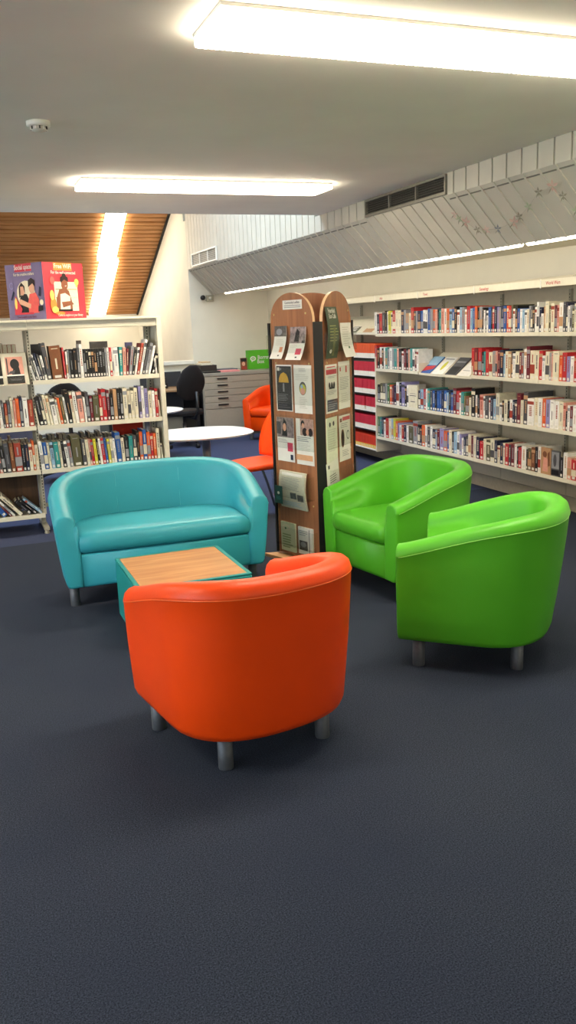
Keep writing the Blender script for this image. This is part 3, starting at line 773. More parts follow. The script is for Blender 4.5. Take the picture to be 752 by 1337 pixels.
c.e(.52,.46,.25,.24,pcr).p([(.32,.12),(.62,.12),(.62,.3),(.54,.46),(.4,.48),(.33,.36)], dk).e(.42,.53,.07,.09,skin1).p([(.33,.4),(.34,.6),(.42,.67),(.5,.6),(.5,.46),(.46,.6),(.38,.6),(.37,.42)], hair)
c.p([(.56,.12),(.84,.12),(.86,.36),(.78,.48),(.62,.46),(.56,.3)], coral).e(.69,.56,.075,.10,skin1).p([(.6,.58),(.61,.7),(.7,.74),(.79,.69),(.78,.58),(.72,.64)], hair).p([(.3,.3),(.62,.2),(.64,.28),(.36,.38)], skin1)
c.e(.15,.62,.06,.06,bm('U')).e(.15,.62,.045,.045,purple).p([(.10,.38),(.13,.36),(.22,.5),(.19,.53)], bm('N')).p([(.86,.42),(.92,.40),(.95,.56),(.9,.58)], bm('N')).e(.93,.3,.05,.05,pcr).p([(.82,.14),(.95,.16),(.96,.24),(.84,.24)], dk)
c.p([(.18,.1),(.34,.1),(.4,.2),(.24,.44),(.2,.3)], pred).e(.24,.3,.035,.1,pyel).r(.3,.1,.7,.135,pred).t_('Come to explore at your library', .5, .04, .022, bm('M'), .72)
o = c.build('printed_face', M=face_card(c, 'l')); o.parent = pr_; o.matrix_parent_inverse = Matrix.Translation(pr_.location).inverted(); o['label'] = 'purple face reading Social space with two people'
Mb = Matrix.Translation(corner) @ Matrix.Rotation(A3, 4, 'Z')
MB().box((.005, .005, .001), (SB-.005, SB-.005, PH-.002), paper, Mb).build('box_body', pr_)
tag(pr_, 'square box of red and purple posters standing on top of the bookcase', 'display box')

# ------------------------------------------------------------------ wall shelving on the right
XF = 4.06; XK = 4.35; SYN, SYF = 3.9, 7.93      # front plane, back panel, near end, far end of the book bays
bays = [7.93, 7.066, 6.14, 5.279, 4.42, 3.9]
ws = empty('wall_shelving', (XK, 5.9, 0)); wx, wy = XK, 5.9
def W(p): return (p[0]-wx, p[1]-wy, p[2])
def wbox(mb, a, b, m): mb.box(W(a), W(b), m)
back_m = mat('beige_back_panel', '#c9c1ad', .6, noise=.03)
ys = [3.9]+[4.42, 5.279, 6.14, 7.066, 7.93, 8.80, 9.66]
for a, b in zip(ys[:-1], ys[1:]):
    mb = MB(); wbox(mb, (XK, a+.002, .0), (XK+.02, b-.002, 1.78), back_m); mb.build('back_panel', ws)
for y in ys:
    mb = MB(); wbox(mb, (XK-.025, y-.012, .30), (XK-.001, y+.012, 1.68), shelf_d)
    for k in range(55): wbox(mb, (XK-.0262, y-.003, .34+k*.024), (XK-.025, y+.003, .352+k*.024), hole_shade_m)
    mb.build('upright', ws)
signs = {1: 'World Wars', 2: 'Genealogy', 3: 'Travel', 4: 'Atlas'}
for i, (a, b) in enumerate(zip(ys[:-1], ys[1:])):
    mb = MB(); wbox(mb, (XF+.0, a+.001, 1.695), (XF+.012, b-.001, 1.748), shelf_m); wbox(mb, (XF+.012, a+.001, 1.735), (XK, b-.001, 1.748), shelf_m)
    cn = mb.build('canopy', ws)
    if i in signs or i == 5:
        tx = signs.get(i, 'Parish')
        vs, fs = text_geo(tx, True); s_ = .034
        off = b-.14
        t_ = MB(); t_.add([W((XF-.0006, off-v[0]*s_*.9, 1.710+v[1]*s_)) for v in vs], fs, bm('R')); t_.build('header_text', cn, weld=False)
        h_ = MB(); wbox(h_, (XF-.004, b-.006, 1.685), (XF-.0005, b+.003, 1.752), paper); h_.build('sign_clip', cn)
RZ = [1.372, 1.022, .671, .320]
def wshelf(ya, yb, z, xf=XF):
    mb = MB(); wbox(mb, (xf+.004, ya+.002, z-.010), (XK-.03, yb-.002, z), shelf_m); wbox(mb, (xf, ya+.002, z-.026), (xf+.0039, yb-.002, z+.004), shelf_m)
    sh = mb.build('shelf', ws)
    for y_ in (ya+.003, yb-.006):
        q = MB(); vs = [W(v) for v in ((xf+.02, y_, z-.011), (XK-.026, y_, z-.011), (XK-.026, y_, z-.05))]; vs += [(v[0], v[1]+.003, v[2]) for v in vs]
        q.add(vs, [(0,1,2),(5,4,3),(0,3,4,1),(1,4,5,2),(2,5,3,0)], shelf_m); q.build('bracket', sh)
YD0, YD1 = on_x(547, 486, XF).y, on_x(615, 491, XF).y
for i, z in enumerate(RZ):
    for a, b in zip(ys[:5], ys[1:6]):
        if i == 1:
            if b > YD1+.01 and a < YD0-.01:   # bays touching the display section
                if a < YD1-.03: wshelf(a, YD1, z)
                if b > YD0+.03: wshelf(YD0, b, z)
                continue
        wshelf(a, b, z)
# white book-ends closing the display section
for y_ in (YD0, YD1-.004):
    mb = MB(); wbox(mb, (XF, y_, 1.0), (XK-.03, y_+.004, 1.10), shelf_m); mb.build('shelf_end', ws)
mb = MB()
wbox(mb, (XF, YD1+.002, .990), (XF+.006, YD0-.002, 1.012), shelf_m)
vs = [(XF+.006, YD1+.002, .995), (XF+.006, YD0-.002, .995), (XK-.03, YD0-.002, 1.19), (XK-.03, YD1+.002, 1.19)]
vs = [W(v) for v in vs]; vs += [(v[0]+.003, v[1], v[2]-.004) for v in vs]
mb.add(vs, [(0,1,2,3),(7,6,5,4),(0,4,5,1),(1,5,6,2),(2,6,7,3),(3,7,4,0)], shelf_m); mb.build('display_shelf', ws)
# far bay of narrow shelves for red files
FZ = [1.137, .950, .766, .579, .385, .172]
YA, YZ = 7.955, 9.64
mb = MB(); wbox(mb, (XF, YA-.02, .15), (XK-.001, YA-.002, 1.14), shelf_m); mb.build('side_panel', ws, bevel=.002)
mb = MB(); wbox(mb, (XF, YZ, .15), (XK-.001, YZ+.018, 1.14), shelf_m); mb.build('side_panel', ws, bevel=.002)
for z in FZ:
    mb = MB(); wbox(mb, (XF+.004, YA, z-.012), (XK-.002, YZ-.001, z), shelf_m); wbox(mb, (XF, YA, z-.013), (XF+.0039, YZ-.001, z+.002), paper); mb.build('narrow_shelf', ws)
mb = MB(); wbox(mb, (XF+.02, YA, FZ[0]-.05), (XF+.03, YZ-.001, FZ[0]-.03), hole_shade_m)  # dark strips paint the shade in the gaps below the narrow shelves
for z in FZ[:-1]: wbox(mb, (XF+.05, YA, z-.045), (XF+.06, YZ-.001, z-.0125), hole_shade_m)
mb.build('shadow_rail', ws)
# top sloping display in the far bays
mb = MB()
vs = [(XF+.02, YA+.0, 1.375), (XF+.02, YZ, 1.375), (XK-.03, YZ, 1.56), (XK-.03, YA, 1.56)]
vs = [W(v) for v in vs]; vs += [(v[0]+.003, v[1], v[2]-.004) for v in vs]
mb.add(vs, [(0,1,2,3),(7,6,5,4),(0,4,5,1),(1,5,6,2),(2,6,7,3),(3,7,4,0)], shelf_m); wbox(mb, (XF+.012, YA, 1.365), (XF+.019, YZ, 1.39), shelf_m); mb.build('display_shelf', ws)
mb = MB(); wbox(mb, (XK-.012, 3.9, .0), (XK-.0005, 9.66, .11), mat('plinth_grey', '#aaa392', .6)); mb.build('plinth', ws)
tag(ws, 'long run of cream wall shelving with signed header along the right wall', 'shelving')

def right_row(spec, z, shelfname, group, n0=0):
    i = n0
    for s_ in spec:
        a, b, k, h = s_[:4]
        ya = on_x(a, PYX(a, z), XF+.02).y; yb = on_x(b, PYX(b, z), XF+.02).y    # ya > yb
        w = max(.008, (ya-yb)*.97); d = .15+.05*random.random()+(.04 if h > .24 else 0)
        i += 1
        if len(s_) > 4:   # face-out
            put_face(ya, w, h, z, k, f'{BN[k]} book turned face outward, {ordinal(i)} from far end, wall shelving {shelfname} shelf', s_[4]); continue
        st = random.randrange(4); m_ = book_mesh(w, h, d, k, st, contrast(k)).build('book', weld=False)
        # spine (-y local) must face -x in the room; local x runs towards -y
        m_.matrix_world = Matrix.Translation((XF+.012+random.random()*.006, ya, z+.0012)) @ Matrix.Rotation(-math.pi/2, 4, 'Z')
        tag(m_, f'{adj(w, h)} {BN[k]} book, {ordinal(i)} from far end, wall shelving {shelfname} shelf', 'book', group)
    return i
def PYX(px, z):
    lo, hi = 300, 800
    for _ in range(40):
        m_ = (lo+hi)/2
        if on_x(px, m_, XF).z > z: lo = m_
        else: hi = m_
    return lo
def put_face(ya, w, h, z, k, label, kind):
    c = Card(w*.96, h, bm(k), .014)
    if kind == 'cream': c.t_('', .5, .5, .01, bm('K')).r(.2,.62,.8,.635,bm('D')).r(.15,.52,.85,.55,bm('D')).r(.25,.25,.75,.28,bm('D'))
    elif kind == 'mono': c.r(.05,.3,.95,.95,bm('Y')).e(.45,.62,.2,.25,bm('D')).r(.05,.05,.95,.25,bm('K'))
    else: c.e(.4,.75,.22,.12,bm('E')).p([(.2,.1),(.75,.1),(.7,.6),(.3,.65)], bm('P')).p([(.75,.3),(.95,.35),(.9,.9),(.7,.8)], bm('E'))
    c.mb.box((.001, .0141, .001), (w*.96-.001, .022, h-.001), page_m)
    o = c.build('book', M=Matrix.Translation((XF+.014, ya, z+.0012)) @ Matrix.Rotation(-math.pi/2, 4, 'Z'))
    tag(o, label, 'book')
def seq(s_):  # compact: 'px:colour height' runs
    out = []; toks = s_.split()
    for i, t_ in enumerate(toks[:-1]):
        p, kh = t_.split(':'); q = float(toks[i+1].split(':')[0])
        if kh == '-': continue
        k = kh[0]; rest = kh[1:]
        if '/' in rest: h_, f_ = rest.split('/'); out.append((float(p), q, k, int(h_)/1000, f_))
        else: out.append((float(p), q, k, int(rest)/1000))
    return out
R1 = seq('490:W215 493:N195 496:R200 500:D210 503.5:K225 506:W215 508:A220 511:C205 513.5:R220 517:C225 521:C215 524.5:N225 528:Y220 531:S190 534.5:C190 537.5:R240 541:D205 543.5:Y205 546:N205 550:B205 553:W210 556:W200 559:B220 562.5:Y215 566:O210 569:P210 572:K210 574:T205 577:P215 580.5:W210 583.5:O210 587:L205 590.5:B205 594:K225 597:W195 600.5:L215 604:Y215 607:W195 610:R220 614.5:L200 617.5:B205 620.5:O215 623.5:K205 626:Y210 630:K200 632:W180 634:K185 635.5:W175 638:B200 641.5:K200 643.5:R205 646:N205 649.5:U200 652:Y195 654.5:N210 658:B205 661.5:O205 664.5:R200 668:V210 670.5:W180 673:K200 676:B180 679:W175 682:L170 685:W165 688:C170 690.5:Y195 693.5:D190 696:K180 698.5:W185 701:W220 704:N180 707:W135 710:S185 712.5:C220 717:V190 719.5:C205 724:M190 728:P190 730.5:W205 735.5:D210 739:N200 741:W180 744.5:Y185 747:V160 749.5:C195 753:W190 757:C190 761:D200 766:W195 771:B200 777:C190 783:')
R2 = seq('490.5:R235 493.5:K205 496.5:W215 499.5:K205 501.5:W210 504:T210 506.5:Y200 509.5:W210 513:Y205 515.5:T205 519:P205 521.5:K205 525:W180 528:M200 531:K210 533.5:P200 536:T210 539:W205 542:M180 544.5:W200 547:-')
i2 = 0
R2b = seq('616:R225 620:M220 624.5:R225 629:K195 632:T200 634.5:R215 639:C195 643.5:Y205 647.5:P205 650:M210 653:N215 657.5:L185 660:C205 664:S205 668:D205 670:W190 673.5:C205 678.5:M200 681.5:Y195 684:W225 688:M245 692.5:C215 698.5:C210 703.5:R215 708.5:W180 712:C210 717:Y200 720:P200 722:C215 730:O185 734.5:R205 740.5:U180 744.5:W180 749.5:R190 754:C200 759:W200 765:K195 771:C200 777:')
R3 = seq('493.5:K185 497:V200 500.5:D200 504:Y205 506.5:G205 509.5:O195 512.5:M190 515:N200 518.5:W230 522:N225 525:U235 529:K195 531.5:W210 534:C215/cream 546.5:N170 549.5:L185 553.5:R190 557:W195 559:T200 562:D190 565:B185 568.5:K185 571:B185 574:B190 577:N190 580:B195 583.5:L180 586.5:K195 589.5:B185 592.5:M225 596.5:R205 600.5:W190 602.5:T200 606:G195 608.5:E170 613:C160 616:K240 621:W185 624:K190 627:P195 631.5:W185 634:D190 638.5:W175 641:N185 644.5:L170 648:C220 652.5:W145 656:K165 658.5:C175 663:K165 665.5:W180 669.5:N180 672:D170 675:M235 680:C185 683.5:D250 689:W205 697.5:C215 703:W215 708:O215 713:U210 718.5:W210 724:W205 730:C205 735.5:P200 738.5:K140 741:W185 744:M180 748:W190 753:C190 758:W195 764:M190 770:C190 776:')
R4 = seq('493.5:G205 497:T200 499.5:N205 502:W180 504.5:R200 508:C205 511.5:L205 514:A210 517:O190 520:U175 522.5:W160 525:R160 528:N165 531:W165 534:V165 540:-  540:Y225 546:K195 549:N180 551.5:O200 556:W205 558.5:D190 562:W200 565:N180 569:L175 571:M185 574.5:U200 580:O185 584.5:B175 587:C200 590.5:K190 593:L190 597:W200 600.5:U180 603:W150 606:N165 609:D175 612:C195 615.5:M185 618:C190 622.5:N185 627:R155 632:C180 635.5:V175 641:C190 646:N185 649.5:C145 653:N170 657:C175 660:R175 664.5:D170 667:M175 672:W185 675:K170 677:R165 681:W180 687:K160 689:V170 694:E185 699:K190 703:W200 706.5:S200/port 720:D190/mono 731.5:K150 735.5:W190 741:P160 746.5:R150 753:C160 758:W165 764:B160 770:C165 776:')
right_row(R1, RZ[0], 'top', 'books on the wall shelving top shelf')
n2 = right_row(R2, RZ[1], 'second', 'books on the wall shelving second shelf')
right_row(R2b, RZ[1], 'second', 'books on the wall shelving second shelf', n2+4)
right_row(R3, RZ[2], 'third', 'books on the wall shelving third shelf')
right_row(R4, RZ[3], 'lowest', 'books on the wall shelving lowest shelf')
# face-out books on the sloping display
def facing(y0, w, h, base, prims, label, zb, x0, lean, name='book'):
    c = Card(w, h, base, .010)
    for p in prims: getattr(c, p[0])(*p[1:])
    c.mb.box((.001, .0101, .001), (w-.001, .016, h-.001), page_m)
    o = c.build(name, M=Matrix.Translation((x0, y0, zb)) @ Matrix.Rotation(-math.pi/2, 4, 'Z') @ Matrix.Rotation(-R(lean), 4, 'X'))
    tag(o, label, 'book'); return o
def yat(px, py=488): return on_x(px, py, XF+.03).y
la = 50
DSP = [(549, 562, bm('B'), [('r', 0, .5, 1, 1, bm('L')), ('p', [(0,.1),(1,.3),(1,.5),(0,.4)], bm('R'))], 'blue and red face-out book, farthest on the second shelf display'),
       (565, 579, bm('W'), [('e', .5, .5, .15, .25, bm('A')), ('r', .1, .85, .9, .9, bm('Y'))], 'white face-out book with a small drawing on the second shelf display'),
       (582, 596, bm('D'), [('r', .1, .1, .9, .5, bm('K')), ('r', .1, .7, .9, .8, bm('Y'))], 'dark grey face-out book on the second shelf display'),
       (599, 614, bm('W'), [('r', .1, .75, .8, .8, bm('Y')), ('r', .1, .3, .7, .33, bm('Y'))], 'plain white face-out book, nearest on the second shelf display')]
for a, b, base, prims, lab in DSP:
    y0, y1 = yat(a), yat(b); facing(y0, y0-y1, .23, base, prims, lab, 1.0045, XF+.0078, la-.5)
TP = [(8.98, .20, bm('W'), [('r', .2, .2, .8, .8, bm('C'))], 'white face-out book by the leaflet stand on the top sloping display'),
      (8.66, .21, bm('G'), [('r', .05+.0, .1, .95, .92, bm('V')), ('lines', .12, .88, .15, .88, 6, bm('W'), .5), ], 'green face-out book with white lettering on the top sloping display'),
      (8.30, .21, bm('S'), [('r', .1, .35, .9, .95, bm('C'))], 'tan and cream face-out book nearest on the top sloping display'),
      (9.36, .20, bm('D'), [('r', 0, .6, 1, .7, bm('W'))], 'dark face-out book behind the leaflet stand on the top sloping display')]
for y0, w_, base, prims, lab in TP: facing(y0, w_, .22, base, prims, lab, 1.3795, XF+.0216, 54)
# red files, ten to a shelf
fred = mat('file_red', '#c4283f', .5, noise=.05); forg = mat('file_orange', '#e25a2b', .5, noise=.05); fro = mat('file_scarlet', '#cf3a22', .5, noise=.05)
fyel = mat('file_yellow', '#e0b93c', .5); fwhite = mat('file_white', '#e4e0d6', .6)
def box_file(kind):
    top, low = ((forg, fwhite), (fred, fwhite), (fro, fyel))[kind]
    b = MB(); w = .0355; h = .135; d = .2
    b.box((0, 0, 0), (w, d, h*.27), low); b.box((0, 0, h*.27+.0001), (w, d, h), top)
    b.add([(.012, -.0005, h*.05), (w-.012, -.0005, h*.05), (w-.012, -.0005, h*.2), (.012, -.0005, h*.2)], [(0,1,2,3)], paper)
    b.add([(w*.45, -.0005, h*.4), (w*.55, -.0005, h*.4), (w*.55, -.0005, h*.9), (w*.45, -.0005, h*.9)], [(0,1,2,3)], mat('file_line', '#8f1f2c' if kind != 2 else '#7a1a12', .6))
    return b.mesh('box_file', False)
FM = [box_file(0), box_file(1), box_file(2)]
cn_ = ['orange', 'red', 'scarlet and yellow']
for i, z in enumerate(FZ):
    kind = 0 if i == 0 else 2 if i == 5 else 1
    for k in range(26):
        y = YA+.004+.0388*(k+1)+(.004 if k % 7 == 3 else 0)*0
        if (i, k) in ((3, 6), (4, 16), (3, 15)): continue
        o = bpy.data.objects.new('box_file', FM[kind]); col.objects.link(o)
        o.matrix_world = Matrix.Translation((XF+.01+.003*random.random(), y, z+.0012)) @ Matrix.Rotation(-math.pi/2, 4, 'Z')
        tag(o, f'{cn_[kind]} slim file, {ordinal(k+1)} from the right on the {ordinal(i+1)} narrow shelf down', 'file', 'slim files on the narrow shelves')
# ------------------------------------------------------------------ leaflet stand
SW = .40; aP1, aP2 = R(107), R(41)
q1 = Vector((1.826, 4.96)); dP1 = Vector((-math.cos(aP1), -math.sin(aP1))); e1 = q1+dP1*SW
chm = Vector((math.cos(R(-11)), math.sin(R(-11))))*.058; s2 = e1+chm; dP2 = Vector((math.cos(aP2), math.sin(aP2))); e2 = s2+dP2*SW
cen = (q1+e1+s2+e2)/4; cen = cen+Vector((.02, .12))
st = empty('leaflet_stand', (cen.x, cen.y, 0))
stand_wood = wood('stand_beech', '#8e5a3c', '#ae7650', .35, (14, 14, 1.2), 2.0)
stand_edge = mat('stand_pale_edge', '#dcb68c', .45)
acr = acrylic('clear_acrylic')
brass = mat('brass_screw', '#d8c28a', .3, .8)
S0 = .075; ZSH = 1.512; ZTOP = 1.683
def MP(origin, d):      # frame of a panel: x along it, -y outwards
    a = math.atan2(d.y, d.x)
    return Matrix.Translation((origin.x, origin.y, 0)) @ Matrix.Rotation(a, 4, 'Z')
MS = Matrix.Translation((-cen.x, -cen.y, 0))
M1, M2 = MP(q1, dP1), MP(s2, dP2)
d3 = (q1-e2).normalized(); n3 = Vector((d3.y, -d3.x)); M3 = MP(e2+Vector((0,0)), d3); W3 = (q1-e2).length
def stand_panel(M, w, pockets, name='panel'):
    mb = MB(); t = .018; n = 28
    prof = [(.0, S0), (w, S0), (w, ZSH)]
    for i in range(1, n): a = math.pi*i/n; prof.append((w/2+w/2*math.cos(a), ZSH+(ZTOP-ZSH)*math.sin(a)**.9))
    prof.append((0, ZSH)); k = len(prof)
    vs = [(x, 0, z) for x, z in prof]+[(x, t, z) for x, z in prof]
    mb.add(vs, [tuple(range(k)), tuple(reversed(range(k, 2*k)))], stand_wood, False, MS @ M)
    mb.add(vs, [(i, i+k, (i+1) % k+k, (i+1) % k) for i in range(k)], stand_edge, False, MS @ M)
    p = mb.build(name, st)
    for (x0, x1, z0, z1, dep, tr) in pockets:
        b = MB(); Mx = MS @ M
        b.box((x0, -dep, z0), (x1, -dep+.003, z1), acr, Mx); b.box((x0, -dep+.003, z0), (x1, -.0008, z0+.003), acr, Mx)
        b.box((x0, -dep+.003, z0+.003), (x0+.003, -.0008, z1), acr, Mx); b.box((x1-.003, -dep+.003, z0+.003), (x1, -.0008, z1), acr, Mx)
        po = b.build('pocket', p)
        for sx in (x0+.03, x1-.03):
            c = MB(); Ms = Mx @ Matrix.Translation((sx, 0, tr)) @ Matrix.Rotation(R(90), 4, 'X')
            lathe(c, [(.006, .0005), (.006, .003), (.003, .0045)], brass, 12, Ms); c.build('screw', po)
    return p
def pt(px, py, M, off=0):  # where a sight line meets the panel plane, in panel coordinates (x, z)
    Mi = M.inverted(); o = Mi @ EYE; d = (Mi.to_3x3() @ ray(px, py)); t = (-off-o.y)/d.y; q = o+d*t
    return q.x, q.z
stand_panel(M1, SW, [(.01, SW-.03, 1.335, 1.44, .045, 1.56), (.012, SW-.012, 1.03, 1.245, .012, 1.272), (.012, SW-.012, .755, .96, .012, .985), (.012, SW-.03, .455, .60, .05, .70), (.012, SW-.012, .14, .26, .04, .42)])
stand_panel(M2, SW, [(.01, SW-.01, 1.335, 1.44, .045, 1.57), (.012, SW-.012, 1.03, 1.245, .012, 1.272), (.012, SW-.012, .76, .96, .012, .985), (.012, SW-.012, .50, .64, .04, .73)])
stand_panel(M3, W3, [(.012, W3-.012, 1.03, 1.245, .012, 1.30)])
# black corner posts
for a_, b_ in ((e1, s2),):
    d_ = (b_-a_).normalized(); Mx = MS @ MP(a_, d_)
    MB().box((0, .0, S0), ((b_-a_).length, .02, ZSH-.002), black_m, Mx).build('corner_post', st)
MB().box((-.016, -.012, S0), (-.001, .03, ZSH), black_m, MS @ M1).build('corner_post', st)
MB().box((SW+.001, -.012, S0), (SW+.016, .03, ZSH), black_m, MS @ M2).build('corner_post', st)
# triangular base with cut corners
tri = []
c2 = cen
for p_ in (q1, e1, s2, e2):
    v = (p_-c2); tri.append(c2+v*1.0+v.normalized()*.10)
mid = (e2+q1)/2
b = MB(); b.prism([(p_.x-cen.x, p_.y-cen.y) for p_ in tri], .042, .064, wood('base_beech', '#c39360', '#dcb183', .4, (6, 1, 6), 2)); b.build('base_plate', st, bevel=.003)
mb = MB(); lathe(mb, [(.13, 0), (.14, .006), (.14, .036), (.12, .0415)], black_m, 28); mb.build('turntable', st)
mb = MB(); lathe(mb, [(.06, .0645), (.06, .0745)], black_m, 20); mb.build('spindle', st)
tag(st, 'three-sided wooden leaflet stand with arched tops and black corner posts', 'leaflet stand')
def leaflet(M, px0, py0, px1, py1, off, base, prims, label, bend=None, nv=1, tilt=0, t=.002, cat='leaflet', name='leaflet', lean=0):
    """px0,py0 top left corner; px1,py1 bottom right corner"""
    x0, z1 = pt(px0, py0, M, off); x1, z0 = pt(px1, py1, M, off)
    w, h = x1-x0, z1-z0
    c = Card(w, h, base, t, bend, nv)
    for p in prims: getattr(c, p[0])(*p[1:])
    o = c.build(name, M=M @ Matrix.Translation((x0, -off, z0)) @ Matrix.Rotation(R(lean), 4, 'X') @ Matrix.Rotation(R(tilt), 4, 'Y'))
    tag(o, label, cat); return o
wp, gp_, txt, tx2 = paper, mat('print_pale_green_paper', '#c9d3b4', .6, noise=.03), bm('D'), bm('Y')
photo1 = mat('print_photo_grey', '#5b5654', .5, noise=.5, nscale=60); photo2 = mat('print_photo_mauve', '#8d7f80', .5, noise=.5, nscale=50)
mag = mat('print_magenta_square', '#c93c5c', .5); orn = mat('print_salmon_square', '#d98a62', .5); gold = mat('print_gold', '#c79a2c', .5, noise=.15, nscale=80)
curl = lambda k, h: (lambda x, z: -k*max(0, 1-z/h)**2.2)
leaflet(M1, 368.6, 392.6, 394, 403, .0015, wp, [('t_', 'Community Leaflets', .5, .62, .019, txt, .9), ('lines', .08, .95, .12, .5, 2, tx2, .4)], 'white sign reading Community Leaflets near the arched top', cat='sign', name='paper_sign')
leaflet(M1, 358.5, 426, 375.5, 468, .012, wp, [('r', 0, .68, 1, 1, photo1), ('e', .4, .82, .25, .1, tx2), ('r', .6, .2, .85, .36, orn), ('lines', .2, .9, .4, .6, 4, mat('print_faint', '#c9c6be', .6), .3), ('r', .6, .08, .72, .12, dk)], 'curling white leaflet with a salmon square, top pocket, left of the pair', curl(.05, .19), 10)
leaflet(M1, 379, 427, 400.5, 469.5, .012, wp, [('r', 0, .5, 1, 1, photo2), ('p', [(.3,.55),(.6,.55),(.62,.85),(.45,.95),(.35,.8)], dk), ('r', .8, .5, 1, .58, dk), ('r', .52, .16, .88, .34, mag), ('lines', .1, .6, .36, .46, 3, mat('print_faint', '#c9c6be', .6), .3), ('r', .6, .06, .72, .1, dk)], 'curling white leaflet with a magenta square, top pocket, right of the pair', curl(.05, .19), 10)
leaflet(M1, 359.5, 476, 382.5, 537.5, .0045, wp, [('r', .05, .02, .97, .97, mat('print_black', '#23252a', .5, noise=.1)), ('r', .1, .87, .25, .94, wh), ('r', .3, .88, .36, .93, tx2), ('p', [(.18,.62),(.82,.62),(.78,.72),(.68,.8),(.5,.84),(.32,.8),(.22,.72)], gold), ('r', .44, .42, .54, .6, bm('Y')), ('lines', .12, .85, .22, .38, 5, tx2, .25), ('lines', .15, .9, .06, .2, 3, bm('D'), .4)], 'black poster with a golden dome, left of the upper poster pair')
leaflet(M1, 383, 476.5, 408, 541, .0045, wp, [('e', .5, .52, .2, .14, bm('D')), ('e', .5, .5, .17, .11, bm('A')), ('e', .5, .46, .13, .07, bm('P')), ('e', .45, .56, .07, .04, bm('L')), ('lines', .3, .7, .86, .94, 3, tx2, .3), ('lines', .1, .9, .68, .82, 4, mat('print_faint', '#c9c6be', .6), .35), ('lines', .3, .75, .1, .35, 7, mat('print_faint', '#c9c6be', .6), .35)], 'pale poster with a colourful round picture beside the black dome poster')
leaflet(M1, 361, 544, 385, 604, .0045, wp, [('r', .02, .55, 1, 1, photo2), ('p', [(.3,.58),(.62,.58),(.58,.9),(.45,.99),(.36,.85)], dk), ('e', .47, .78, .1, .09, skin1), ('r', 0, .62, .25, .9, bm('D')), ('r', .62, .24, .93, .44, mag), ('r', .78, .05, .93, .17, bm('N')), ('lines', .08, .7, .42, .52, 3, tx2, .3)], 'white poster with a photo and magenta square, left of the lower poster pair')
leaflet(M1, 386, 546, 410.5, 609, .0045, wp, [('r', .25, .64, 1, 1, mat('print_photo_warm', '#b9958c', .5, noise=.3, nscale=60)), ('e', .4, .9, .1, .07, dk), ('e', .42, .86, .07, .05, skin1), ('e', .52, .72, .14, .09, hair), ('e', .85, .72, .12, .09, hair), ('e', .68, .72, .08, .06, skin1), ('lines', .08, .9, .5, .62, 3, tx2, .4), ('lines', .1, .85, .3, .48, 5, mat('print_faint', '#c9c6be', .6), .35), ('r', 0, .1, .95, .22, mat('print_peach', '#d8a57c', .5))], 'white poster with people and peach band, right of the lower poster pair')
bow = lambda h: (lambda x, z: -.018*math.sin(math.pi*min(1, max(0, z/h))))
leaflet(M1, 366, 613, 401, 668, .024, mat('newsprint', '#c7c4b0', .7, noise=.06, nscale=60), [('r', .1, .88, .9, .96, wh), ('lines', .1, .9, .5, .84, 9, tx2, .35), ('r', .45, .28, .68, .45, photo1), ('r', .72, .24, .95, .42, photo1), ('lines', .1, .9, .06, .2, 4, bm('L'), .4)], 'folded newspaper bulging out of the lower clear pocket', bow(.25), 10, t=.012)
leaflet(M1, 358.5, 633, 369, 658, .0495, mat('print_deep_green', '#1f5047', .45), [('e', .5, .6, .16, .08, wh), ('lines', .2, .8, .2, .42, 3, bm('T'), .4)], 'small deep green leaflet in front of the folded newspaper')
leaflet(M1, 366.5, 680, 386, 722, .012, gp_, [('e', .4, .82, .28, .1, bm('C')), ('e', .4, .82, .2, .07, gp_), ('e', .35, .79, .06, .04, bm('G')), ('lines', .12, .85, .1, .62, 6, mat('print_dull_green', '#8fa074', .6), .5)], 'pale green booklet in the bottom pocket, left of the pair', t=.018)
leaflet(M1, 389, 687, 408.5, 727, .012, wp, [('r', .08, .15, .66, .5, photo1), ('e', .36, .36, .2, .1, tx2), ('r', .78, .02, .82, .95, bm('N')), ('lines', .1, .7, .68, .9, 3, tx2, .3)], 'grey booklet with a photo in the bottom pocket, right of the pair', t=.014)
# panel 2
leaflet(M2, 423.6, 400.5, 440, 467, .014, mat('print_forest_green', '#3e4a33', .5, noise=.06), [('t_', 'Petersfield', .5, .885, .036, wh, .62), ('t_', 'Eco Café', .5, .78, .036, wh, .72), ('lines', .15, .9, .32, .66, 6, mat('print_moss', '#8f9460', .6), .35), ('r', .45, .05, .62, .6, mat('print_olive_tint', '#6c7048', .6)), ('e', .3, .14, .1, .04, wh)], 'tall dark green leaflet reading Petersfield Eco Café in the top pocket', lambda x, z: -.02*math.sin(math.pi*z/.3), 10)
leaflet(M2, 444, 421.5, 458.5, 465, .028, wp, [('lines', .15, .85, .3, .9, 9, mat('print_faint', '#c9c6be', .6), .35), ('r', .5, .25, .65, .31, bm('G'))], 'white leaflet curling out beside the dark green one', curl(.035, .2), 10, tilt=0)
leaflet(M2, 424.5, 477, 441, 537, .0045, wp, [('r', .04, .80, .96, .9, pred), ('lines', .1, .9, .93, .97, 1, pred, .5), ('lines', .2, .9, .72, .77, 2, tx2, .3), ('e', .3, .58, .07, .06, dk), ('e', .5, .57, .07, .07, dk), ('e', .7, .58, .07, .06, dk), ('r', .25, .5, .75, .54, bm('D')), ('lines', .1, .9, .38, .47, 3, tx2, .3), ('r', .06, .04, .95, .28, mat('print_slate', '#4a4f5c', .5)), ('lines', .12, .9, .07, .25, 4, tx2, .35)], 'poster with a red banner and slate box, top left of the right-hand panel')
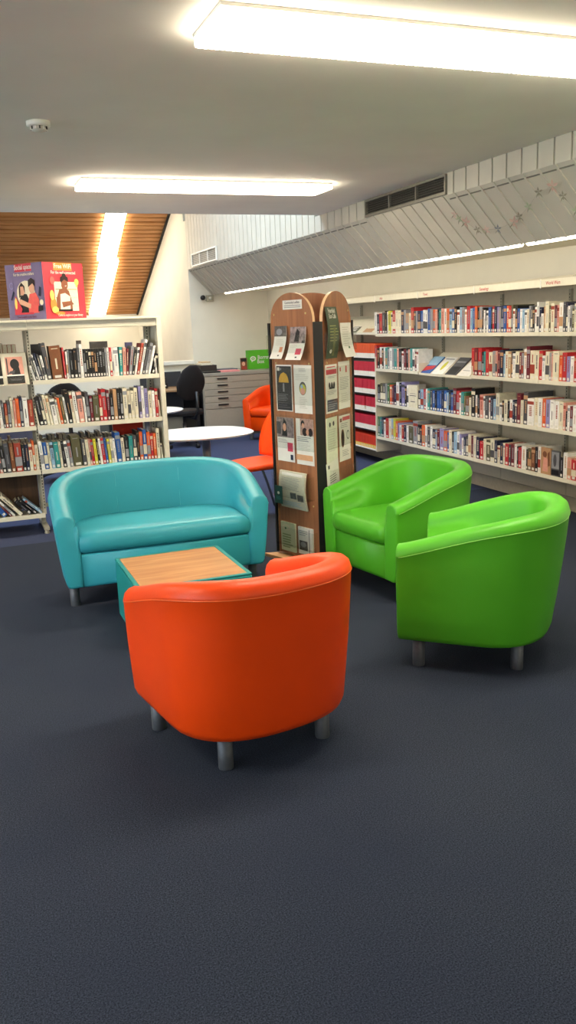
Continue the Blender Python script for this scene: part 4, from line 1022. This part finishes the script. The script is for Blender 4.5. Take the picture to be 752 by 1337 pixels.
leaflet(M2, 441.5, 472.5, 457.5, 531, .0045, wp, [('r', .1, .8, .2, .88, pred), ('r', .6, .76, .72, .9, pred), ('lines', .1, .9, .4, .68, 8, tx2, .3), ('lines', .15, .85, .12, .34, 5, mat('print_faint', '#c9c6be', .6), .3)], 'white text poster with small red marks, top right of the right-hand panel')
leaflet(M2, 425.5, 547, 441.5, 606, .0045, mat('pale_mint_paper', '#dfe2d0', .6), [('e', .33, .86, .08, .05, dk), ('e', .65, .87, .08, .05, dk), ('lines', .15, .9, .3, .78, 10, mat('print_faint', '#c9c6be', .6), .3)], 'pale poster with two small dark pictures, lower left of the right-hand panel')
leaflet(M2, 442.5, 543.5, 458, 598, .0045, wp, [('r', .3, .88, .97, .96, pred), ('r', .06, .86, .24, .94, bm('E')), ('lines', .1, .95, .72, .84, 3, tx2, .3), ('e', .28, .5, .15, .2, bm('E')), ('e', .28, .5, .09, .16, dk), ('e', .75, .55, .12, .1, bm('N')), ('e', .75, .55, .09, .075, wp), ('lines', .2, .8, .1, .25, 4, tx2, .3)], 'white poster with a red strip and dark oval picture, lower right of the right-hand panel')
leaflet(M2, 428, 606, 444.5, 642, .016, wp, [('r', .12, .82, .25, .93, bm('D')), ('lines', .2, .85, .35, .62, 4, bm('D'), .3)], 'white leaflet tilted in the pocket just above the green armchair', tilt=-6)

# ------------------------------------------------------------------ tables and chairs beyond
def soft_table(cx, cyy, a, b, z, rot, label, n=2.6, leg_at=(0, 0)):
    r = empty('side_table', (cx, cyy, 0), rot)
    N = 56
    def ring(f, zz): return [(a*f*math.copysign(abs(math.cos(t))**(2/n), math.cos(t)), b*f*math.copysign(abs(math.sin(t))**(2/n), math.sin(t)), zz) for t in [2*math.pi*i/N for i in range(N)]]
    mb = MB(); mb.rings([ring(.955, z-.022), ring(.985, z-.016), ring(1, z-.006), ring(.997, z-.001), ring(.985, z)], white_lam, cap0=True, cap1=True); mb.build('table_top', r)
    mb = MB(); lathe(mb, [(.038, .02), (.038, z-.025)], steel, 24, Matrix.Translation((*leg_at, 0))); mb.build('column', r)
    mb = MB(); lathe(mb, [(.24, 0), (.24, .006), (.06, .018), (.045, .0195)], steel, 32, Matrix.Translation((*leg_at, 0))); mb.build('foot_plate', r)
    tag(r, label, 'table'); return r
soft_table(2.0, 7.39, .47, .44, .58, 0, 'white rounded table beyond the turquoise sofa, nearer of two', leg_at=(.07, .06))
soft_table(2.05, 9.9, .43, .45, .58, 0, 'white round table farther off, in front of the black office chair', n=2)
# orange visitor chair
vc = on_z(331, 602, .44)
v = empty('visitor_chair', (vc.x, vc.y, 0), face((-.95, -.05)))
def sheet(mb, fn, nu, nv, th, m, M=None):
    """solid curved sheet from a surface function fn(u,v)->Vector, thickened along its normal"""
    P = [[Vector(fn(i/nu, j/nv)) for j in range(nv+1)] for i in range(nu+1)]
    Nn = [[None]*(nv+1) for _ in range(nu+1)]
    for i in range(nu+1):
        for j in range(nv+1):
            du = P[min(i+1, nu)][j]-P[max(i-1, 0)][j]; dv = P[i][min(j+1, nv)]-P[i][max(j-1, 0)]
            Nn[i][j] = du.cross(dv).normalized()
    idx = lambda s_, i, j: s_*(nu+1)*(nv+1)+i*(nv+1)+j
    vs = [P[i][j] for i in range(nu+1) for j in range(nv+1)]+[P[i][j]-Nn[i][j]*th for i in range(nu+1) for j in range(nv+1)]
    fs = []
    for i in range(nu):
        for j in range(nv):
            fs.append((idx(0,i,j), idx(0,i+1,j), idx(0,i+1,j+1), idx(0,i,j+1))); fs.append((idx(1,i,j+1), idx(1,i+1,j+1), idx(1,i+1,j), idx(1,i,j)))
    for i in range(nu):
        for j in (0, nv): fs.append((idx(0,i,j), idx(0,i+1,j), idx(1,i+1,j), idx(1,i,j)))
    for j in range(nv):
        for i in (0, nu): fs.append((idx(0,i,j), idx(0,i,j+1), idx(1,i,j+1), idx(1,i,j)))
    mb.add(vs, fs, m, True, M); return mb
def seatfn(u, w): 
    x = (u-.5)*2; y = (w-.5)*2
    xx = .235*x*math.sqrt(1-.32*y*y); yy = .225*y*math.sqrt(1-.32*x*x)
    return (xx, yy, .435+.012*(1-x*x)*(1-y*y)+.012*y)
mb = MB(); sheet(mb, seatfn, 12, 12, .035, orange_v); mb.build('seat', v)
def backfn(u, w):
    x = (u-.5)*2; t = w; wd = .15+.085*math.sin(math.pi*(.18+.62*t))
    return (wd*x, .20+.02*t+.10*t*t-.03*x*x*0-.05*(x*x), .455+.37*t-.02*x*x*t)
mb = MB(); sheet(mb, backfn, 10, 14, -.022, orange_v); mb.build('backrest', v)
for sx in (-1, 1):
    MB().tube([(sx*.17, -.12, .395), (sx*.20, -.20, .20), (sx*.235, -.27, .0)], .011, darksteel, 10).build('leg', v)
    MB().tube([(sx*.17, .12, .395), (sx*.20, .20, .20), (sx*.235, .27, .0)], .011, darksteel, 10).build('leg', v)
MB().box((-.18, -.14, .388), (.18, .14, .3975), darksteel).build('seat_frame', v)
tag(v, 'orange visitor chair with slim steel legs between sofa and leaflet stand', 'chair')

def office_chair(x, y, d, label, zs=.47, zb=.62, zt=1.06):
    r = empty('office_chair', (x, y, 0), face(d))
    def sf(u, w):
        a, b = (u-.5)*2, (w-.5)*2
        return (.24*a*math.sqrt(1-.4*b*b), .23*b*math.sqrt(1-.4*a*a), zs+.015*(1-a*a)*(1-b*b))
    mb = MB(); sheet(mb, sf, 12, 12, .06, blackfab); mb.build('seat', r)
    def bf(u, w):
        a, b = (u-.5)*2, (w-.5)*2
        return (.205*a*math.sqrt(max(0, 1-.48*b*b))*(1-.10*b), .27-.03*b*b+.05*b-.045*a*a, (zb+zt)/2+(zt-zb)/2*b*math.sqrt(1-.48*a*a))
    mb = MB(); sheet(mb, bf, 12, 16, -.055, blackfab); mb.build('backrest', r)
    MB().tube([(0, .05, zs-.08), (0, .27, zs-.09), (0, .345, zs+.0), (0, .33, zb+.12)], .02, black_m, 10).build('back_stem', r)
    mb = MB(); lathe(mb, [(.024, .12), (.024, .3), (.016, .301), (.016, zs-.07)], steel, 16); mb.box((-.09, -.09, zs-.075), (.09, .09, zs-.046), black_m); mb.build('gas_column', r)
    for k in range(5):
        a = 2*math.pi*k/5+.3; c, s_ = math.cos(a), math.sin(a)
        leg = MB().tube([(c*.03, s_*.03, .12), (c*.2, s_*.2, .095), (c*.3, s_*.3, .075)], [.022, .018, .014], black_m, 8).build('leg', r)
        w_ = MB().tube([(c*.3-s_*.02, s_*.3+c*.02, .027), (c*.3+s_*.02, s_*.3-c*.02, .027)], .027, black_m, 14).build('castor', leg)
    tag(r, label, 'office chair'); return r
office_chair(2.71, 10.75, (-.30, .95), 'black office chair at the desk beside the plan chest', zb=.60, zt=1.05)
oc = on_y(57, 498, 9.2)
office_chair(oc.x+.1, 9.0, (-.2, 1), 'black office chair glimpsed through the bookcase between its top shelves', zb=.68, zt=oc.z+.0)

# ------------------------------------------------------------------ plan chest and what stands on it
CX0, CX1, CY0, CY1, CT = 3.17, 4.42, 11.4, 12.27, .885
pcz = empty('plan_chest', ((CX0+CX1)/2, (CY0+CY1)/2, 0))
grey_en = mat('grey_beige_enamel', '#a59c8c', .45, noise=.03); grey_top = mat('grey_worn_top', '#9c988c', .5, noise=.08, nscale=12); dside = mat('dark_chest_side', '#2c2d31', .5)
def Pm(a): return (a[0]-(CX0+CX1)/2, a[1]-(CY0+CY1)/2, a[2])
mb = MB(); mb.box(Pm((CX0, CY0+.02, .0)), Pm((CX1, CY1, CT-.045)), grey_en); mb.build('carcass', pcz, bevel=.004)
mb = MB(); mb.box(Pm((CX0-.008, CY0+.04, 0)), Pm((CX0-.0005, CY1, CT-.05)), dside); sd = mb.build('side_panel', pcz)
mb = MB(); mb.box(Pm((CX0-.012, CY0-.005, CT-.0445)), Pm((CX1+.01, CY1, CT)), grey_top); mb.build('top', pcz, bevel=.006)
zz = [.835, .745, .655, .565, .475]
for z in zz:
    mb = MB(); mb.box(Pm((CX0+.015, CY0+.001, z-.085)), Pm((CX1-.015, CY0+.0195, z)), grey_en); d_ = mb.build('drawer', pcz, bevel=.003)
    for xh in (3.45, 4.22):
        hz = z-.035
        h_ = MB(); h_.box(Pm((xh-.075, CY0-.012, hz-.005)), Pm((xh+.075, CY0-.007, hz+.012)), black_m); h_.box(Pm((xh-.075, CY0-.0069, hz+.004)), Pm((xh+.075, CY0+.0005, hz+.012)), black_m); h_.build('handle', d_)
mb = MB(); mb.box(Pm((CX0+.015, CY0+.001, .03)), Pm((CX1-.015, CY0+.0195, .382)), grey_en); mb.build('plinth_panel', pcz, bevel=.003)
tag(pcz, 'wide grey metal plan chest with five shallow drawers against the back wall', 'plan chest')
def sbox(name, a, b, m, label, cat, rot=0, bevel=.002, extra=None):
    c_ = ((a[0]+b[0])/2, (a[1]+b[1])/2, a[2]); mb = MB()
    hx_, hy_ = (b[0]-a[0])/2, (b[1]-a[1])/2
    mb.box((-hx_, -hy_, 0), (hx_, hy_, b[2]-a[2]), m)
    if extra: extra(mb, hx_, hy_, b[2]-a[2])
    o = mb.build(name, loc=c_, rot=(0, 0, rot), bevel=bevel); tag(o, label, cat); return o
def cpt(px, py, y): return on_y(px, py, y)
T = CT+.0012
# green box with speech bubble
g0, g1 = cpt(326.5, 482, 11.75), cpt(355, 455, 11.75)
bb = empty('borrow_box', ((g0.x+g1.x)/2+.03, 11.80, T)); bw = (g1.x-g0.x)+.06; bh = .27
gm_ = mat('bright_green_card', '#55b51f', .5, noise=.03)
MB().box((-bw/2, .005, 0), (bw/2, .12, bh), gm_).build('box_body', bb)
c = Card(bw, bh, gm_, .003); c.e(.17,.56,.11,.13,wh).p([(.10,.48),(.17,.44),(.12,.36)],wh).e(.17,.56,.06,.07,gm_).e(.17,.56,.03,.035,wh)
c.t_('Borrow', .60,.52,.078,wh,.86).t_('Box', .45,.30,.078,wh,.86)
c.build('printed_front', bb); bpy.data.objects['printed_front'].matrix_local = Matrix.Translation((-bw/2, 0, 0))
tag(bb, 'bright green box reading Borrow Box at the right of the plan chest top', 'box')
# postcards
def stand_card(px0, px1, y, h, base, prims, label, name='postcard'):
    a, b = cpt(px0, 480, y), cpt(px1, 480, y); c = Card(b.x-a.x, h, base, .012)
    for p in prims: getattr(c, p[0])(*p[1:])
    o = c.build(name, M=Matrix.Translation((a.x, y, T)) @ Matrix.Rotation(R(-4), 4, 'X')); tag(o, label, 'book')
stand_card(314.5, 323, 11.75, .17, bm('E'), [('r', .08, .7, .92, .95, dk), ('e', .45, .5, .25, .18, skin1), ('p', [(.1,.05),(.9,.05),(.8,.3),(.2,.35)], bm('H'))], 'small upright brown picture book on the plan chest, left of the green box', name='book')
def lay(px0, px1, py, y, dep, th, z, m, label, cat, name, rot=0, **k):
    a, b = cpt(px0, py, y), cpt(px1, py, y); return sbox(name, (a.x, y, z), (b.x, y+dep, z+th), m, label, cat, rot, **k)
lay(266.5, 288, 487, 11.42, .20, .02, T, bm('K'), 'black folder lying at the left front of the plan chest', 'folder', 'folder', .03)
lay(289.5, 313.5, 486, 11.43, .22, .022, T, mat('pink_card_folder', '#e08f8f', .6), 'pink folder lying in the middle of the plan chest', 'folder', 'folder', -.02)
lay(288, 310, 481, 11.72, .22, .03, T, mat('blue_grey_binder', '#565f6b', .5), 'blue grey binder lying behind the pink folder', 'folder', 'ring_binder', .04)
ob = lay(262, 283, 480, 11.72, .38, .095, T, mat('dark_brown_box', '#2b2420', .6), 'dark brown box file at the back left of the plan chest', 'box', 'document_box')
a_ = cpt(262.5, 470, 11.74); b_ = cpt(277, 470, 11.74)
sbox('paper_stack', (a_.x, 11.74, T+.0965), (b_.x, 12.0, T+.125), cream_paper, 'stack of cream papers on the dark brown box', 'paper stack')
sbox('paper_stack', (a_.x+.02, 11.76, T+.1262), (b_.x-.02, 11.98, T+.145), mat('buff_card', '#c2a983', .7), 'buff wallet of papers, topmost on the dark box', 'folder')
# desk
dk_ = empty('desk', (2.5, 11.8, 0)); dw = wood('desk_oak', '#8a6a48', '#a98662', .4, (1, 10, 10), 2)
MB().box((-.70, -.45, .665), (.62, .45, .69), dw).build('desk_top', dk_, bevel=.003)
for x_ in (-.66, .56):
    MB().box((x_, -.40, 0), (x_+.04, .40, .664), black_m).build('leg_panel', dk_)
MB().box((-.615, .30, .25), (.555, .32, .664), mat('modesty_grey', '#5a5a5e', .6)).build('modesty_panel', dk_)
tag(dk_, 'wooden topped desk in front of the low partition', 'desk')
sbox('desk_screen', (2.45, 12.12, .6915), (3.05, 12.16, .90), mat('dark_grey_screen', '#2f3238', .6), 'low dark grey screen at the back of the desk', 'desk screen')
ph = empty('desk_phone', (2.72, 11.85, .6915))
MB().box((-.055, -.05, 0), (.055, .08, .07), black_m).build('body', ph, bevel=.006)
MB().box((-.045, -.0, .0705), (-.015, .07, .17), black_m).build('handset', ph, bevel=.006); MB().box((.0, .0, .0705), (.045, .06, .15), black_m).build('cradle', ph, bevel=.005)
for x_ in (-.028, .02): 
    mb = MB(); lathe(mb, [(.010, 0), (.008, .004)], paper, 12, Matrix.Translation((x_, -.0505, .035)) @ Matrix.Rotation(R(90), 4, 'X')); mb.build('button', ph)
tag(ph, 'black desk phone with two white buttons on the desk', 'phone')
# wall sensors
s1 = on_y(263.5, 389, YW); s2_ = on_y(273.5, 389.5, YW)
r = empty('security_sensor', (s1.x, YW-.001, s1.z)); mb = MB(); lathe(mb, [(.02, 0), (.02, .03), (.034, .035), (.036, .07), (.02, .085)], black_m, 16, Matrix.Rotation(R(90), 4, 'X')); mb.build('body', r); tag(r, 'small round black sensor on the back wall', 'sensor')
r = empty('alarm_box', (s2_.x, YW-.001, s2_.z)); MB().box((-.055, -.04, -.045), (.055, 0, .045), mat('aged_plastic', '#a39c86', .5)).build('body', r, bevel=.004)
mb = MB(); lathe(mb, [(.024, .0405), (.026, .05), (.012, .062)], mat('lens_grey', '#d2cdbb', .3), 16, Matrix.Rotation(R(90), 4, 'X')); mb.build('lens', r); tag(r, 'square beige alarm box right of the black sensor', 'alarm box')

# things on the far side of the bookcase
back_row(XM+.03, XR-.32, SZ[2]+.0, 'KDEKND', [.19, .2, .22], 'books shelved on the far side, third shelf', 'far side, third shelf')
back_row(XLB+.03, XM-.04, SZ[2]+.0, 'EEKHD', [.2, .22, .23], 'books on the far side, third shelf left bay', 'far side, third shelf, left bay')
back_row(XM+.03, XM+.30, SZ[1]+.0, 'KDEY', [.19, .21], 'books shelved on the far side, second shelf', 'far side, second shelf')
ra, rb = on_y(147, 555, 6.95).x, on_y(186, 555, 6.95).x
sbox('red_folder', (ra, 6.93, SZ[2]+.0012), (rb, 6.965, SZ[2]+.29), mat('scarlet_board', '#c92f12', .5), 'scarlet board seen above the third row of the bookcase', 'folder')
def back_card(px0, px1, h, m, label):
    a, b = on_y(px0, 470, 6.9).x, on_y(px1, 470, 6.9).x
    sbox('book', (a, 6.86, SZ[0]+.0012), (b, 6.89, SZ[0]+h), m, label, 'book')
back_card(118, 141, .262, mat('grey_cover', '#7d7a7a', .5, noise=.2, nscale=30), 'wide grey book on the far side, above the black row')
back_card(101, 107, .275, mat('grey_brown_cover', '#857a72', .5, noise=.2, nscale=30), 'narrow grey brown book on the far side of the top shelf')
back_card(41, 58, .262, bm('D'), 'charcoal book on the far side by the middle post')
back_card(164, 173, .245, bm('U'), 'lilac grey book on the far side of the top shelf')

# ------------------------------------------------------------------ paper garland on the sloping panel
pn = Vector((-(ZB-2.33), 0, XB-XT)).normalized(); pn = Vector((-abs(pn.x), 0, -abs(pn.z)))
def on_panel(px, py, off=.045):
    p0 = Vector((XT, 0, 2.33))+pn*off; d = ray(px, py); t = (p0-EYE).dot(pn)/d.dot(pn); return EYE+d*t
GP = [(593,280),(599,286),(608,290),(623,300),(635,300),(650,299),(671,290),(678,283),(690,270),(703,251),(721,243),(735,256),(752,275)]
gpts = [on_panel(*p) for p in GP]
g = empty('paper_garland', tuple(gpts[6]))
MB().tube([p-gpts[6] for p in gpts], .0006, mat('thread', '#8c887a', .8), 6).build('thread', g)
pc_ = [mat('garland_pink', '#d3b9ae', .7), mat('garland_sage', '#a9b596', .7), mat('garland_rose', '#c7a79c', .7), mat('garland_dark', '#928d7c', .7), mat('garland_slate', '#7d828a', .7)]
cols = [0, 1, 2, 3, 0, 4, 2, 3, 1, 3, 2, 3, 1]
for i, p in enumerate(gpts):
    q = p-gpts[6]; mb = MB(); m_ = pc_[cols[i]]; rr = random.Random(i)
    rot = Matrix.Translation(q) @ Matrix.Rotation(.6, 4, 'Z') @ Matrix.Rotation(-.5, 4, 'Y') @ Matrix.Rotation(rr.uniform(-.4, .4), 4, 'X')
    s_ = .034 if i not in (2, 6, 10) else .046
    def blade(a, l, w, mm):
        c, sn = math.cos(a), math.sin(a); v = [(0, -sn*w*0, 0), (0, c*l*.5-sn*w, sn*l*.5+c*w), (0, c*l, sn*l), (0, c*l*.5+sn*w, sn*l*.5-c*w)]
        v += [(x+.0015, y, z) for x, y, z in v]; mb.add(v, [(0,1,2,3),(7,6,5,4),(0,4,5,1),(1,5,6,2),(2,6,7,3),(3,7,4,0)], mm, False, rot)
    for a, l, w in ((90, 1, .16), (155, .8, .22), (25, .8, .22), (-60, 1.2, .1), (-120, 1.2, .1), (-90, .7, .2)):
        blade(R(a), s_*l, s_*w, m_ if abs(a) != 60 else pc_[3])
    mb.build('paper_fairy', g)
tag(g, 'string of small pale paper fairies hung across the sloping panel', 'garland')

# ------------------------------------------------------------------ daylight
wd = bpy.data.worlds.new('world'); sc.world = wd; wd.use_nodes = True
bgn = wd.node_tree.nodes['Background']; bgn.inputs['Color'].default_value = (.62, .76, 1, 1); bgn.inputs['Strength'].default_value = 1.5
sl_ = bpy.data.lights.new('skylight_daylight', 'AREA'); sl_.shape = 'RECTANGLE'; sl_.size = SK[3]-SK[2]-.1; sl_.size_y = 1.8; sl_.energy = 420; sl_.color = (.72, .84, 1)
so_ = bpy.data.objects.new('skylight_daylight', sl_); col.objects.link(so_)
so_.matrix_world = Mr @ Matrix.Translation(((SK[2]+SK[3])/2, (Lr(SK[0])+Lr(SK[1]))/2, .10))

# ------------------------------------------------------------------ the smallest books of the long rows become one object
bpy.context.view_layer.update()
fm = []
for o in list(bpy.data.objects):
    if o.type == 'MESH' and o.parent is None and o.get('category') == 'book':
        bb = [o.matrix_world @ Vector(c) for c in o.bound_box]
        xs = [(v-EYE) for v in bb]; us = [v.dot(RT)/v.dot(fw) for v in xs]; ws_ = [v.dot(UP)/v.dot(fw) for v in xs]
        px_ = 376+F_PX*sum(us)/8
        far = 0.15 if o.get('group', '').find('far side') >= 0 else 1
        vis = far if -4 < px_ < 756 else .02 if px_ < 800 else 0
        fm.append(((max(us)-min(us))*(max(ws_)-min(ws_))*vis, o))
fm.sort(key=lambda q: -q[0])
rest = MB()
for sc_, o in fm[298:]:
    if sc_ > 0:
        me = o.data; vs = [o.matrix_world @ v.co for v in me.vertices]
        for mi_ in range(len(me.materials)):
            fs = [tuple(p.vertices) for p in me.polygons if p.material_index == mi_]
            used = sorted({i for f in fs for i in f}); mp_ = {u: k for k, u in enumerate(used)}
            rest.add([vs[u] for u in used], [tuple(mp_[i] for i in f) for f in fs], me.materials[mi_])
    bpy.data.objects.remove(o)
ro = rest.build('books', weld=False)
ro['kind'] = 'stuff'; ro['label'] = 'the slimmest and farthest books filling the gaps in the shelf rows'; ro['category'] = 'books'
